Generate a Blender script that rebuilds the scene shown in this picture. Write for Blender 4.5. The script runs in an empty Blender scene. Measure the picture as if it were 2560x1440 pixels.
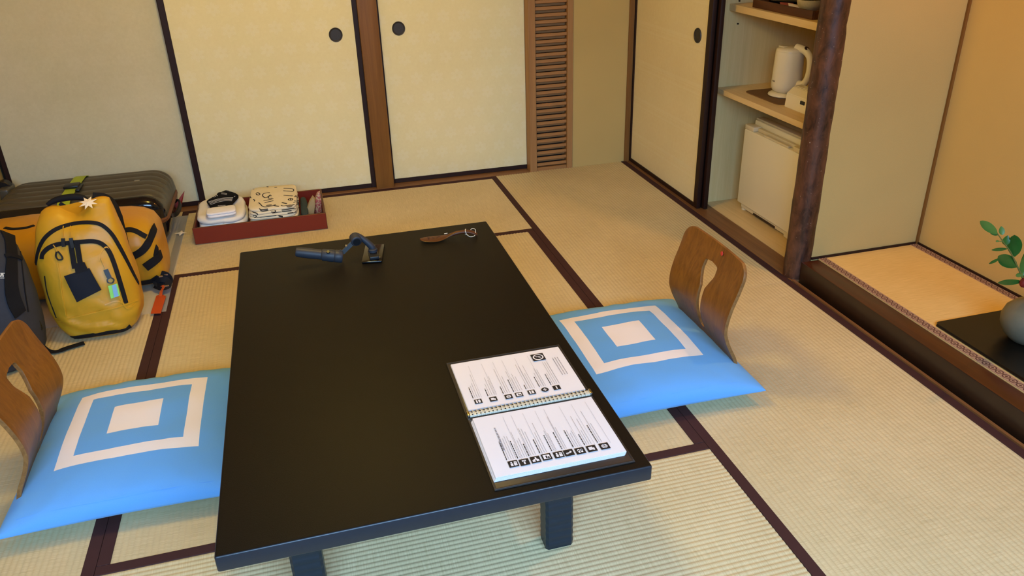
import bpy, bmesh, math, random
from mathutils import Vector, Matrix, noise
from mathutils.bvhtree import BVHTree

random.seed(7)
SC = bpy.context.scene
COL = SC.collection

# ------------------------------------------------------------------ camera
CAM_H = 1.45
YAW, PITCH, ROLL, FPX = 0.25632453, 0.46291033, -0.03017833, 1965.12793
CAMP = Vector((0, 0, CAM_H))
_f = Vector((math.sin(YAW) * math.cos(PITCH), math.cos(YAW) * math.cos(PITCH), -math.sin(PITCH)))
_r0 = Vector((math.cos(YAW), -math.sin(YAW), 0))
_u0 = _r0.cross(_f)
_r = _r0 * math.cos(ROLL) + _u0 * math.sin(ROLL)
_u = -_r0 * math.sin(ROLL) + _u0 * math.cos(ROLL)
cd = bpy.data.cameras.new('camera')
cam = bpy.data.objects.new('camera', cd)
COL.objects.link(cam)
cam.matrix_world = Matrix(((_r.x, _u.x, -_f.x, 0), (_r.y, _u.y, -_f.y, 0), (_r.z, _u.z, -_f.z, CAM_H), (0, 0, 0, 1)))
cd.sensor_width = 36
cd.lens = FPX * 36 / 2560
cd.clip_start = 0.02
SC.camera = cam

# ------------------------------------------------------------------ world, daylight, exposure
wd = bpy.data.worlds.new('world')
SC.world = wd
wd.use_nodes = True
wd.node_tree.nodes['Background'].inputs[0].default_value = (0.55, 0.75, 1.0, 1)
wd.node_tree.nodes['Background'].inputs[1].default_value = 0.6
SC.view_settings.view_transform = 'Standard'
SC.view_settings.look = 'None'
SC.view_settings.gamma = 1
SC.view_settings.use_curve_mapping = False
SC.view_settings.exposure = 0.0


def area_light(name, loc, direction, sx, sy, power, color, shape='RECTANGLE', spread=180):
    ld = bpy.data.lights.new(name, 'AREA')
    ld.shape = shape
    ld.size, ld.size_y = sx, sy
    ld.energy = power
    ld.color = color
    ld.spread = math.radians(spread)
    o = bpy.data.objects.new(name, ld)
    o.location = loc
    o.rotation_euler = Vector(direction).to_track_quat('-Z', 'Y').to_euler()
    COL.objects.link(o)
    return o


# sky light outside, entering by the veranda window behind the camera
area_light('sky_daylight', (0.1, -2.2, 2.75), (0, 1, -0.62), 4.6, 1.7, 600, (0.36, 0.63, 1.0))


# ------------------------------------------------------------------ helpers
def ray(px, py):
    return _r * ((px - 1280) / FPX) - _u * ((py - 720) / FPX) + _f


def pz(px, py, z):
    d = ray(px, py)
    return CAMP + d * ((z - CAM_H) / d.z)


def py_(px, py, y):
    d = ray(px, py)
    return CAMP + d * (y / d.y)


def px_(px, py, x):
    d = ray(px, py)
    return CAMP + d * (x / d.x)


def s2l(c):
    return tuple((v / 12.92 if v <= 0.04045 else ((v + 0.055) / 1.055) ** 2.4) for v in c)


def rgb(r, g, b):
    return s2l((r / 255, g / 255, b / 255)) + (1,)


MATS = {}


class NT:
    def __init__(self, name):
        m = bpy.data.materials.new(name)
        m.use_nodes = True
        self.m = m
        self.t = m.node_tree
        self.b = self.t.nodes['Principled BSDF']

    def n(self, kind, **kw):
        nd = self.t.nodes.new(kind)
        for k, v in kw.items():
            setattr(nd, k, v)
        return nd

    def l(self, a, b):
        self.t.links.new(a, b)

    def val(self, sock, v):
        if hasattr(v, 'links') or isinstance(v, bpy.types.NodeSocket):
            self.l(v, sock)
        else:
            sock.default_value = v

    def math(self, op, a, b=0.0, c=None):
        nd = self.n('ShaderNodeMath', operation=op)
        self.val(nd.inputs[0], a)
        self.val(nd.inputs[1], b)
        if c is not None:
            self.val(nd.inputs[2], c)
        return nd.outputs[0]

    def mix(self, fac, a, b):
        nd = self.n('ShaderNodeMix', data_type='RGBA')
        self.val(nd.inputs['Factor'], fac)
        self.val(nd.inputs['A'], a)
        self.val(nd.inputs['B'], b)
        return nd.outputs['Result']

    def coord(self, which='Object', scale=(1, 1, 1), rot=(0, 0, 0)):
        c = self.n('ShaderNodeTexCoord')
        mp = self.n('ShaderNodeMapping')
        mp.inputs['Scale'].default_value = scale
        mp.inputs['Rotation'].default_value = rot
        self.l(c.outputs[which], mp.inputs['Vector'])
        return mp.outputs[0]

    def noise(self, vec, scale=5, detail=3, rough=0.5, dist=0.0):
        nd = self.n('ShaderNodeTexNoise')
        self.l(vec, nd.inputs['Vector'])
        nd.inputs['Scale'].default_value = scale
        nd.inputs['Detail'].default_value = detail
        nd.inputs['Roughness'].default_value = rough
        nd.inputs['Distortion'].default_value = dist
        return nd.outputs['Fac']

    def ramp(self, fac, lo, hi):
        nd = self.n('ShaderNodeMapRange')
        self.val(nd.inputs['Value'], fac)
        nd.inputs['From Min'].default_value = lo
        nd.inputs['From Max'].default_value = hi
        return nd.outputs['Result']

    def bump(self, height, strength=0.2, dist=0.001):
        nd = self.n('ShaderNodeBump')
        nd.inputs['Strength'].default_value = strength
        nd.inputs['Distance'].default_value = dist
        self.l(height, nd.inputs['Height'])
        self.l(nd.outputs[0], self.b.inputs['Normal'])

    def base(self, c):
        self.val(self.b.inputs['Base Color'], c)

    def set(self, rough=None, spec=None, metal=None, **kw):
        if rough is not None:
            self.val(self.b.inputs['Roughness'], rough)
        if spec is not None:
            self.b.inputs['Specular IOR Level'].default_value = spec
        if metal is not None:
            self.b.inputs['Metallic'].default_value = metal
        for k, v in kw.items():
            self.b.inputs[k.replace('_', ' ')].default_value = v
        return self


def mat_plain(name, c, rough=0.6, var=0.12, scale=40, bump=0.0, bscale=300, spec=0.4, metal=0.0, vec=(1, 1, 1), **kw):
    t = NT(name)
    v = t.coord('Object', vec)
    n = t.noise(v, scale, 4, 0.6)
    dark = tuple(x * (1 - var) for x in c[:3]) + (1,)
    lite = tuple(min(1, x * (1 + var)) for x in c[:3]) + (1,)
    t.base(t.mix(n, dark, lite))
    t.set(rough, spec, metal, **kw)
    if bump:
        t.bump(t.noise(v, bscale, 3, 0.6), bump, 0.001)
    MATS[name] = t.m
    return t.m


def mat_wood(name, c1, c2, axis=2, scale=30, stretch=0.06, rough=0.5, spec=0.35, bump=0.08, dist=1.5):
    t = NT(name)
    sc = [1, 1, 1]
    sc[axis] = stretch
    v = t.coord('Object', tuple(sc))
    n1 = t.noise(v, scale, 5, 0.65, dist)
    n2 = t.noise(v, scale * 8, 3, 0.6)
    f = t.math('ADD', t.math('MULTIPLY', n1, 0.75), t.math('MULTIPLY', n2, 0.25))
    t.base(t.mix(t.ramp(f, 0.3, 0.7), c1, c2))
    t.set(rough, spec)
    t.bump(f, bump, 0.001)
    MATS[name] = t.m
    return t.m


# ---- materials
def mat_tatami(name, ca, cb):
    t = NT(name)
    v1 = t.coord('Object', (14, 420, 1))          # rush strands run across the ridges
    v2 = t.coord('Object', (1, 1, 1))
    strands = t.noise(v1, 1.0, 3, 0.6)
    big = t.noise(v2, 3.0, 3, 0.5)
    f = t.math('ADD', t.math('MULTIPLY', strands, 0.7), t.math('MULTIPLY', big, 0.3))
    t.base(t.mix(t.ramp(f, 0.3, 0.7), ca, cb))
    t.set(0.62, 0.25)
    t.bump(strands, 0.35, 0.0008)
    MATS[name] = t.m
    return t.m


M_TATAMI = mat_tatami('tatami_rush', rgb(188, 168, 124), rgb(220, 202, 158))
M_TATAMI2 = mat_tatami('alcove_rush', rgb(206, 172, 104), rgb(232, 200, 134))
M_HERI = mat_plain('border_brown_cloth', rgb(66, 40, 38), 0.75, 0.15, 30, 0.15, 900, 0.2)


def mat_pattern_heri():
    t = NT('border_patterned_cloth')
    c = t.n('ShaderNodeTexCoord')
    sp = t.n('ShaderNodeSeparateXYZ')
    t.l(c.outputs['Object'], sp.inputs[0])
    y = t.math('FRACT', t.math('MULTIPLY', sp.outputs[1], 38.0))
    x = t.math('MULTIPLY', sp.outputs[0], 38.0)
    dx = t.math('ABSOLUTE', x)
    dy = t.math('ABSOLUTE', t.math('SUBTRACT', y, 0.5))
    r = t.math('SQRT', t.math('ADD', t.math('MULTIPLY', x, x), t.math('MULTIPLY', dy, dy)))
    ring = t.math('LESS_THAN', t.math('ABSOLUTE', t.math('SUBTRACT', r, 0.40)), 0.075)
    dot = t.math('LESS_THAN', t.math('ADD', dx, dy), 0.2)
    f = t.math('MAXIMUM', ring, dot)
    t.base(t.mix(f, rgb(164, 134, 112), rgb(92, 62, 54)))
    t.set(0.8, 0.2)
    return t.m


M_PHERI = mat_pattern_heri()


def mat_fusuma(name, ca, cb, k):
    t = NT(name)
    c = t.n('ShaderNodeTexCoord')
    sp = t.n('ShaderNodeSeparateXYZ')
    t.l(c.outputs['Object'], sp.inputs[0])
    P = 0.112
    v = t.math('DIVIDE', sp.outputs[2], P * 0.93)
    row = t.math('FLOOR', v)
    off = t.math('MULTIPLY', t.math('MODULO', row, 2.0), 0.5)
    u = t.math('ADD', t.math('DIVIDE', sp.outputs[0], P), off)
    fu = t.math('SUBTRACT', t.math('FRACT', t.math('ADD', u, 100.0)), 0.5)
    fv = t.math('SUBTRACT', t.math('FRACT', v), 0.5)
    r = t.math('SQRT', t.math('ADD', t.math('MULTIPLY', fu, fu), t.math('MULTIPLY', fv, fv)))
    a = t.math('ARCTAN2', fu, fv)
    pet = t.math('ABSOLUTE', t.math('COSINE', t.math('MULTIPLY', a, 3.0)))
    lim = t.math('ADD', t.math('MULTIPLY', pet, 0.16), 0.17)
    inside = t.math('LESS_THAN', r, lim)
    rib = t.math('GREATER_THAN', t.math('SINE', t.math('MULTIPLY', a, 30.0)), -0.35)
    hole = t.math('GREATER_THAN', r, 0.06)
    mk = t.math('MULTIPLY', t.math('MULTIPLY', inside, rib), hole)
    vec = t.coord('Object')
    fib = t.noise(vec, 60, 4, 0.7)
    blot = t.noise(vec, 2.2, 3, 0.5)
    b0 = t.mix(t.ramp(t.math('ADD', t.math('MULTIPLY', fib, 0.4), t.math('MULTIPLY', blot, 0.6)), 0.3, 0.7), ca, cb)
    t.base(t.mix(t.math('MULTIPLY', mk, k), b0, rgb(250, 246, 226)))
    t.set(t.math('SUBTRACT', 0.72, t.math('MULTIPLY', mk, 0.30)), 0.35)
    MATS[name] = t.m
    return t.m


M_FUS = mat_fusuma('sliding_door_paper', rgb(232, 220, 170), rgb(242, 232, 186), 0.22)
M_FUS2 = mat_fusuma('closet_door_paper', rgb(226, 210, 166), rgb(236, 224, 184), 0.06)
M_FUS3 = mat_fusuma('aged_door_paper', rgb(204, 196, 160), rgb(220, 212, 178), 0.04)
M_LACQ = mat_plain('dark_lacquer_frame', rgb(42, 22, 16), 0.5, 0.2, 20, 0.0, 300, 0.3)
M_PULL = mat_plain('finger_pull_metal', rgb(62, 58, 56), 0.5, 0.2, 200, 0.2, 700, 0.5, 0.4)
M_POST = mat_wood('post_wood', rgb(112, 72, 30), rgb(140, 96, 44), 2, 18, 0.05, 0.5)
M_SILL = mat_wood('sill_wood', rgb(112, 76, 44), rgb(146, 104, 66), 0, 18, 0.05, 0.45)
M_SILLY = mat_wood('sill_wood_side', rgb(104, 68, 38), rgb(144, 100, 60), 1, 18, 0.05, 0.42)
M_LOUV = mat_wood('louver_wood', rgb(150, 104, 58), rgb(178, 128, 78), 0, 18, 0.06, 0.55)
M_LOUVV = mat_wood('louver_stile_wood', rgb(146, 104, 60), rgb(176, 130, 80), 2, 18, 0.06, 0.55)
M_DARK = mat_plain('dark_void_backing', rgb(40, 28, 18), 0.9)


def mat_plaster(name, c, grain=900):
    t = NT(name)
    v = t.coord('Object')
    n = t.noise(v, grain, 2, 0.7)
    bl = t.noise(v, 1.8, 3, 0.5)
    f = t.math('ADD', t.math('MULTIPLY', n, 0.5), t.math('MULTIPLY', bl, 0.5))
    t.base(t.mix(t.ramp(f, 0.3, 0.7), tuple(x * 0.9 for x in c[:3]) + (1,), tuple(min(1, x * 1.1) for x in c[:3]) + (1,)))
    t.set(0.85, 0.15)
    t.bump(n, 0.25, 0.0008)
    return t.m


M_PLAS = mat_plaster('earth_plaster', rgb(196, 168, 106))
M_PLAS2 = mat_plaster('alcove_plaster', rgb(206, 172, 106))
M_CEIL = mat_wood('ceiling_boards', rgb(176, 146, 104), rgb(200, 170, 126), 0, 10, 0.05, 0.6)
M_CLOSET = mat_wood('closet_panel', rgb(220, 194, 132), rgb(234, 210, 152), 2, 30, 0.03, 0.55, 0.3, 0.03)
M_SHELF = mat_wood('shelf_board', rgb(214, 184, 128), rgb(230, 202, 150), 1, 25, 0.04, 0.45, 0.35, 0.03)


def mat_bark():
    t = NT('log_post_wood')
    v = t.coord('Object', (1, 1, 0.45))
    n = t.noise(v, 34, 5, 0.65, 0.6)
    n2 = t.noise(v, 9, 3, 0.5)
    n3 = t.noise(t.coord('Object'), 120, 2, 0.5)
    f = t.math('ADD', t.math('MULTIPLY', n, 0.65), t.math('MULTIPLY', n2, 0.35))
    a = t.mix(t.ramp(f, 0.34, 0.64), rgb(34, 18, 12), rgb(106, 66, 46))
    t.base(t.mix(t.ramp(n3, 0.70, 0.76), a, rgb(150, 128, 110)))
    t.set(0.36, 0.5)
    t.bump(f, 0.5, 0.004)
    return t.m


M_BARK = mat_bark()
M_TABLE_TOP = None


def mat_table():
    t = NT('table_black_top')
    v = t.coord('Object')
    n = t.noise(v, 520, 2, 0.7)
    t.base(t.mix(t.ramp(n, 0.35, 0.75), rgb(10, 8, 6), rgb(26, 21, 15)))
    t.set(t.math('ADD', 0.44, t.math('MULTIPLY', n, 0.2)), 0.17)
    t.bump(n, 0.5, 0.0008)
    return t.m


M_TABLE_TOP = mat_table()
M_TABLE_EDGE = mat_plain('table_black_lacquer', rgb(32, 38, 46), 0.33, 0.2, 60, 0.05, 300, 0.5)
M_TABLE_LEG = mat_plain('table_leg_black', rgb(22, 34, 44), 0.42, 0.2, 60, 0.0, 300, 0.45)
M_PLY = mat_wood('chair_plywood', rgb(104, 60, 16), rgb(150, 94, 30), 2, 22, 0.12, 0.36, 0.5, 0.04, 2.5)
M_PLYE = mat_wood('chair_plywood_edge', rgb(112, 72, 34), rgb(160, 112, 60), 1, 40, 0.2, 0.5)


def mat_cushion():
    t = NT('cushion_cloth')
    c = t.n('ShaderNodeTexCoord')
    sp = t.n('ShaderNodeSeparateXYZ')
    t.l(c.outputs['Object'], sp.inputs[0])
    m = t.math('MAXIMUM', t.math('ABSOLUTE', sp.outputs[0]), t.math('ABSOLUTE', t.math('SUBTRACT', sp.outputs[1], 0.016)))
    ring = t.math('MULTIPLY', t.math('GREATER_THAN', m, 0.141), t.math('LESS_THAN', m, 0.183))
    sq = t.math('LESS_THAN', m, 0.068)
    up = t.math('GREATER_THAN', sp.outputs[2], 0.055)
    mk = t.math('MULTIPLY', t.math('MAXIMUM', ring, sq), up)
    v = t.coord('Object')
    n = t.noise(v, 900, 2, 0.6)
    blue = t.mix(n, rgb(94, 158, 222), rgb(108, 172, 234))
    t.base(t.mix(mk, blue, rgb(238, 228, 224)))
    t.set(0.85, 0.15, Sheen_Weight=0.15)
    t.bump(n, 0.12, 0.0006)
    return t.m


M_CUSH = mat_cushion()
M_PAPER = mat_plain('white_paper', rgb(234, 230, 232), 0.7, 0.02, 8, spec=0.2)
M_PAPER2 = mat_plain('paper_edges', rgb(222, 220, 222), 0.7, 0.05, 400, spec=0.2)
M_INK = mat_plain('black_ink', rgb(26, 24, 28), 0.7, 0.05)
M_INKG = mat_plain('grey_ink', rgb(150, 147, 152), 0.7, 0.05)
M_COVER = mat_plain('binder_black_cover', rgb(44, 40, 38), 0.42, 0.1, 80, 0.1, 500, 0.5)
M_RING = mat_plain('ring_plastic', rgb(214, 206, 184), 0.35, 0.05, spec=0.5)
M_GIMB = mat_plain('slate_blue_plastic', rgb(46, 51, 60), 0.5, 0.1, 60, 0.05, 900, 0.45)
M_GIMBD = mat_plain('dark_plastic', rgb(24, 26, 30), 0.4, 0.1, spec=0.5)
M_PHONE = mat_plain('phone_black_glass', rgb(12, 12, 14), 0.12, 0.1, spec=0.6)
M_METAL = mat_plain('bright_metal', rgb(190, 186, 178), 0.25, 0.05, metal=1.0)
M_SPAT = mat_wood('spatula_wood', rgb(66, 34, 16), rgb(100, 58, 32), 0, 30, 0.1, 0.42)
M_CORD = mat_plain('white_cord', rgb(232, 224, 206), 0.7)
M_TRAY = mat_plain('vermilion_lacquer', rgb(118, 36, 14), 0.42, 0.06, 12, spec=0.45)
M_TRAYRIM = mat_plain('tray_worn_rim', rgb(92, 60, 34), 0.6, 0.3, 60)
M_TOWEL = mat_plain('white_terry', rgb(242, 236, 226), 0.95, 0.04, 200, 0.7, 1400, 0.1)
M_TOWELB = mat_plain('white_washcloth', rgb(240, 238, 240), 0.95, 0.03, 200, 0.5, 1200, 0.1)
M_SOCK = mat_plain('black_knit', rgb(20, 20, 26), 0.95, 0.1, 200, 0.4, 1500, 0.1)
M_SOCKW = mat_plain('white_knit', rgb(214, 210, 204), 0.95, 0.05)
M_YUK = mat_plain('yukata_cotton', rgb(232, 220, 190), 0.9, 0.05, 60, 0.2, 900, 0.1)
M_YUKP = mat_plain('yukata_black_print', rgb(44, 40, 38), 0.9)
M_YUKG = mat_plain('yukata_grey_print', rgb(126, 114, 94), 0.9)
M_TEAL = mat_plain('dark_teal_cloth', rgb(52, 66, 66), 0.9, 0.1, 80, 0.2, 600)
M_POUCH = mat_plain('beige_packet', rgb(176, 150, 104), 0.6, 0.15, 30)


def mat_floral():
    t = NT('pink_floral_packet')
    v = t.coord('Object')
    n = t.noise(v, 120, 2, 0.5)
    n2 = t.noise(v, 260, 2, 0.5)
    a = t.mix(t.ramp(n, 0.48, 0.52), rgb(196, 168, 130), rgb(176, 86, 84))
    t.base(t.mix(t.ramp(n2, 0.6, 0.63), a, rgb(60, 34, 40)))
    t.set(0.5, 0.4)
    return t.m


M_FLORAL = mat_floral()
M_CASE = mat_plain('suitcase_matt_grey', rgb(78, 73, 60), 0.34, 0.08, 30, 0.05, 700, 0.45)
M_CASEG = mat_plain('suitcase_glossy_navy', rgb(14, 16, 24), 0.12, 0.1, 20, spec=0.6)
M_CASEB = mat_plain('suitcase_brown_trim', rgb(116, 74, 46), 0.5, 0.12, 60, 0.1, 500, 0.4)
M_LIME = mat_plain('lime_webbing', rgb(168, 190, 52), 0.6, 0.1, 200, 0.3, 1400, 0.3)
M_BLACKP = mat_plain('black_plastic', rgb(18, 18, 20), 0.42, 0.1, spec=0.45)
M_WEB = mat_plain('black_webbing', rgb(20, 21, 28), 0.75, 0.15, 200, 0.35, 1500, 0.25)
M_NAVY = mat_plain('navy_nylon', rgb(22, 26, 38), 0.7, 0.1, 200, 0.3, 1600, 0.25)


def mat_yellow(name, c, k):
    t = NT(name)
    v = t.coord('Object')
    n = t.noise(v, 11, 2, 0.45, 0.6)
    n2 = t.noise(v, 700, 2, 0.5)
    t.base(t.mix(n, tuple(x * 0.9 for x in c[:3]) + (1,), tuple(min(1, x * 1.1) for x in c[:3]) + (1,)))
    t.set(0.4, 0.45)
    h = t.math('ADD', t.math('MULTIPLY', n, 1.0), t.math('MULTIPLY', n2, 0.03))
    t.bump(h, k, 0.012)
    return t.m


M_YEL = mat_yellow('yellow_tarpaulin', rgb(206, 152, 34), 0.45)
M_YEL2 = mat_yellow('yellow_tarpaulin_duffel', rgb(198, 144, 30), 0.35)
M_GREY = mat_plain('charcoal_nylon', rgb(58, 60, 68), 0.8, 0.15, 60, 0.4, 1200, 0.25)
M_GREYD = mat_plain('black_nylon_panel', rgb(20, 21, 26), 0.8, 0.15, 60, 0.4, 1200, 0.25)
M_WHITEP = mat_plain('white_mark', rgb(226, 222, 214), 0.7)
M_ORANGE = mat_plain('orange_tag_leather', rgb(196, 78, 30), 0.45, 0.06, 60, 0.1, 500)
M_GREENR = mat_plain('reflective_green', rgb(150, 232, 120), 0.3, 0.05)
M_BLUER = mat_plain('reflective_silver_blue', rgb(140, 190, 232), 0.25, 0.05)
M_RED = mat_plain('red_leather_tag', rgb(132, 36, 26), 0.45, 0.2, 60)
M_ORIG = mat_plain('origami_paper', rgb(238, 226, 206), 0.7, 0.03)


def mat_sheet():
    t = NT('clear_plastic_sheet')
    t.base((0.86, 0.9, 0.94, 1))
    t.set(0.14, 0.55)
    t.b.inputs['Alpha'].default_value = 0.38
    v = t.coord('Object')
    t.bump(t.noise(v, 18, 3, 0.5), 0.25, 0.006)
    return t.m


M_SHEET = mat_sheet()
M_FRIDGE = mat_plain('fridge_white_enamel', rgb(238, 230, 206), 0.38, 0.02, 10, spec=0.45)
M_FRIDGET = mat_plain('fridge_trim_plastic', rgb(220, 208, 178), 0.45, 0.03, spec=0.4)
M_KETT = mat_plain('kettle_white_plastic', rgb(236, 228, 206), 0.22, 0.02, spec=0.5)
M_KETTD = mat_plain('kettle_dark_button', rgb(40, 22, 18), 0.35, 0.1)
M_KMAT = mat_plain('kettle_mat_brown', rgb(116, 84, 48), 0.7, 0.12, 120, 0.2, 700)
M_WTRAY = mat_wood('dark_wood_tray', rgb(66, 36, 18), rgb(98, 58, 30), 1, 26, 0.06, 0.45)
M_BOWL = mat_plain('speckled_ceramic', rgb(196, 180, 140), 0.35, 0.25, 260, spec=0.45)
M_GLASSBLK = mat_plain('black_lacquer_dish', rgb(12, 12, 16), 0.2, 0.1, spec=0.5)
M_TEABAG = mat_plain('tea_packet_paper', rgb(226, 212, 196), 0.6, 0.05)
M_TEABAGR = mat_plain('tea_packet_red', rgb(150, 70, 60), 0.6, 0.1)
M_BEAM = mat_plain('alcove_beam_lacquer', rgb(44, 28, 18), 0.3, 0.25, 14, 0.03, 300, 0.5)
M_BEAMTOP = mat_wood('alcove_beam_top', rgb(52, 24, 10), rgb(86, 42, 18), 1, 20, 0.05, 0.32, 0.45)
M_BOARD = mat_plain('black_lacquer_board', rgb(16, 13, 9), 0.32, 0.15, 30, spec=0.4)
M_VASE = mat_plain('grey_stoneware', rgb(106, 102, 86), 0.5, 0.18, 26, 0.25, 160, 0.35)
M_LEAF = mat_plain('camellia_leaf', rgb(42, 92, 34), 0.3, 0.25, 40, spec=0.5)
M_LEAFL = mat_plain('young_leaf', rgb(84, 122, 52), 0.4, 0.2, 40, spec=0.4)
M_STEM = mat_plain('green_twig', rgb(112, 108, 52), 0.6, 0.2, 60)
M_BUD = mat_plain('red_flower_bud', rgb(120, 26, 24), 0.5, 0.2, 60)


def mat_emit(name, c, s):
    t = NT(name)
    t.base(c)
    t.b.inputs['Emission Color'].default_value = c
    t.b.inputs['Emission Strength'].default_value = s
    return t.m


M_SHADE = mat_emit('lamp_shade_paper', (1.0, 0.70, 0.14, 1), 46.0)


def world_loc(o):
    p = Vector((0, 0, 0))
    while o is not None:
        p += o.location
        o = o.parent
    return p


def smooth(me, angle=40):
    for p in me.polygons:
        p.use_smooth = True
    try:
        me.set_sharp_from_angle(angle=math.radians(angle))
    except Exception:
        pass


def tag(o, label=None, cat=None, group=None, kind=None):
    if label:
        o['label'] = label
    if cat:
        o['category'] = cat
    if group:
        o['group'] = group
    if kind:
        o['kind'] = kind
    return o


def empty(name, loc, label, cat, group=None, kind=None):
    o = bpy.data.objects.new(name, None)
    o.empty_display_size = 0.05
    o.location = loc
    COL.objects.link(o)
    return tag(o, label, cat, group, kind)


def obj(name, bm, m, parent=None, origin=None, sm=None, label=None):
    """bm is in world coordinates; links it as one mesh object"""
    me = bpy.data.meshes.new(name)
    bmesh.ops.recalc_face_normals(bm, faces=bm.faces)
    if parent is not None:
        off = world_loc(parent)
        o_local = Vector((0, 0, 0))
        if origin is not None:
            o_local = Vector(origin) - off
            off = Vector(origin)
    else:
        if origin is None:
            xs = [v.co for v in bm.verts]
            mn = Vector((min(c.x for c in xs), min(c.y for c in xs), min(c.z for c in xs)))
            mx = Vector((max(c.x for c in xs), max(c.y for c in xs), max(c.z for c in xs)))
            origin = ((mn.x + mx.x) / 2, (mn.y + mx.y) / 2, mn.z)
        off = Vector(origin)
        o_local = off
    bmesh.ops.translate(bm, vec=-off, verts=bm.verts)
    bm.to_mesh(me)
    bm.free()
    if sm:
        smooth(me, sm)
    ms = m if isinstance(m, (list, tuple)) else [m]
    for x in ms:
        me.materials.append(x)
    o = bpy.data.objects.new(name, me)
    o.location = o_local
    COL.objects.link(o)
    if parent is not None:
        o.parent = parent
    if label:
        o['label'] = label
    return o


def bm_box(x0, x1, y0, y1, z0, z1, bevel=0.0, seg=2, bm=None):
    nb = bmesh.new()
    bmesh.ops.create_cube(nb, size=1)
    for v in nb.verts:
        v.co = Vector(((x0 + x1) / 2 + v.co.x * (x1 - x0), (y0 + y1) / 2 + v.co.y * (y1 - y0), (z0 + z1) / 2 + v.co.z * (z1 - z0)))
    if bevel:
        bmesh.ops.bevel(nb, geom=list(nb.edges), offset=bevel, segments=seg, affect='EDGES', profile=0.5)
    if bm is None:
        return nb
    merge(bm, nb)
    return bm


def merge(bm, nb, mi=None):
    mp = {}
    for v in nb.verts:
        mp[v] = bm.verts.new(v.co)
    for f in nb.faces:
        try:
            nf = bm.faces.new([mp[v] for v in f.verts])
            nf.material_index = f.material_index if mi is None else mi
        except ValueError:
            pass
    nb.free()


def box(name, x0, x1, y0, y1, z0, z1, m, parent=None, bevel=0.0, seg=2, sm=None, label=None):
    return obj(name, bm_box(x0, x1, y0, y1, z0, z1, bevel, seg), m, parent, sm=sm if sm else (35 if bevel else None), label=label)


def bm_loft(rings, cap0=True, cap1=True, closed=True, bm=None):
    bm = bm or bmesh.new()
    vs = [[bm.verts.new(p) for p in r] for r in rings]
    n = len(rings[0])
    for a, b in zip(vs[:-1], vs[1:]):
        for i in range(n if closed else n - 1):
            j = (i + 1) % n
            bm.faces.new((a[i], a[j], b[j], b[i]))
    if closed and cap0:
        bm.faces.new(vs[0][::-1])
    if closed and cap1:
        bm.faces.new(vs[-1])
    return bm


def sring(cx, cy, z, a, b, n=2.0, N=40, rot=0.0):
    out = []
    for i in range(N):
        t = 2 * math.pi * i / N
        c, s = math.cos(t), math.sin(t)
        x = a * math.copysign(abs(c) ** (2 / n), c)
        y = b * math.copysign(abs(s) ** (2 / n), s)
        out.append(Vector((cx + x * math.cos(rot) - y * math.sin(rot), cy + x * math.sin(rot) + y * math.cos(rot), z)))
    return out


def lathe(profile, center, N=40, bm=None):
    """profile: list of (r, z)"""
    rings = [[Vector((center[0] + r * math.cos(2 * math.pi * i / N), center[1] + r * math.sin(2 * math.pi * i / N), center[2] + z)) for i in range(N)] for r, z in profile]
    return bm_loft(rings, bm=bm)


def frames(pts, ups=None):
    out = []
    for i, p in enumerate(pts):
        a = pts[max(0, i - 1)]
        b = pts[min(len(pts) - 1, i + 1)]
        t = (b - a).normalized() if (b - a).length > 1e-9 else Vector((1, 0, 0))
        u = ups[i] if ups else Vector((0, 0, 1))
        s = t.cross(u)
        if s.length < 1e-4:
            s = t.cross(Vector((0.3, 1, 0.1)))
        s.normalize()
        u2 = s.cross(t).normalized()
        out.append((p, t, s, u2))
    return out


def tube(pts, radii, N=10, bm=None, ups=None):
    pts = [Vector(p) for p in pts]
    if not isinstance(radii, (list, tuple)):
        radii = [radii] * len(pts)
    rings = []
    for (p, t, s, u), r in zip(frames(pts, ups), radii):
        rings.append([p + (s * math.cos(2 * math.pi * i / N) + u * math.sin(2 * math.pi * i / N)) * r for i in range(N)])
    return bm_loft(rings, bm=bm)


def strap(pts, width, thick, ups=None, bm=None, lift=0.0, widths=None):
    """flat band following pts, lying on its up vectors"""
    pts = [Vector(p) for p in pts]
    rings = []
    for k, (p, t, s, u) in enumerate(frames(pts, ups)):
        w = (widths[k] if widths else width) / 2
        rings.append([p - s * w + u * lift, p + s * w + u * lift, p + s * w + u * (lift + thick), p - s * w + u * (lift + thick)])
    return bm_loft(rings, bm=bm)


def crom(pts, sub=8):
    P = [Vector(p) for p in pts]
    out = []
    for i in range(len(P) - 1):
        p0 = P[max(0, i - 1)]
        p1, p2 = P[i], P[i + 1]
        p3 = P[min(len(P) - 1, i + 2)]
        for k in range(sub):
            t = k / sub
            out.append(0.5 * ((2 * p1) + (p2 - p0) * t + (2 * p0 - 5 * p1 + 4 * p2 - p3) * t * t + (3 * p1 - p0 - 3 * p2 + p3) * t ** 3))
    out.append(P[-1])
    return out


def bvh_of(bm):
    bmesh.ops.recalc_face_normals(bm, faces=bm.faces)
    bm.normal_update()
    return BVHTree.FromBMesh(bm)


def cast(bvh, px, py):
    h = bvh.ray_cast(CAMP, ray(px, py).normalized())
    if h[0] is None:
        return None
    n = h[1]
    if n.dot(ray(px, py)) > 0:
        n = -n
    return h[0], n


def surf_path(bvh, pix, sub=6):
    pp = crom([(x, y, 0) for x, y in pix], sub)
    pts, ns = [], []
    for q in pp:
        h = cast(bvh, q.x, q.y)
        if h:
            pts.append(h[0])
            ns.append(h[1])
    return pts, ns


def relax(v, it=2):
    for _ in range(it):
        v = [v[0]] + [(v[i - 1] + v[i] * 2 + v[i + 1]) / 4 for i in range(1, len(v) - 1)] + [v[-1]]
    return v


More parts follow.
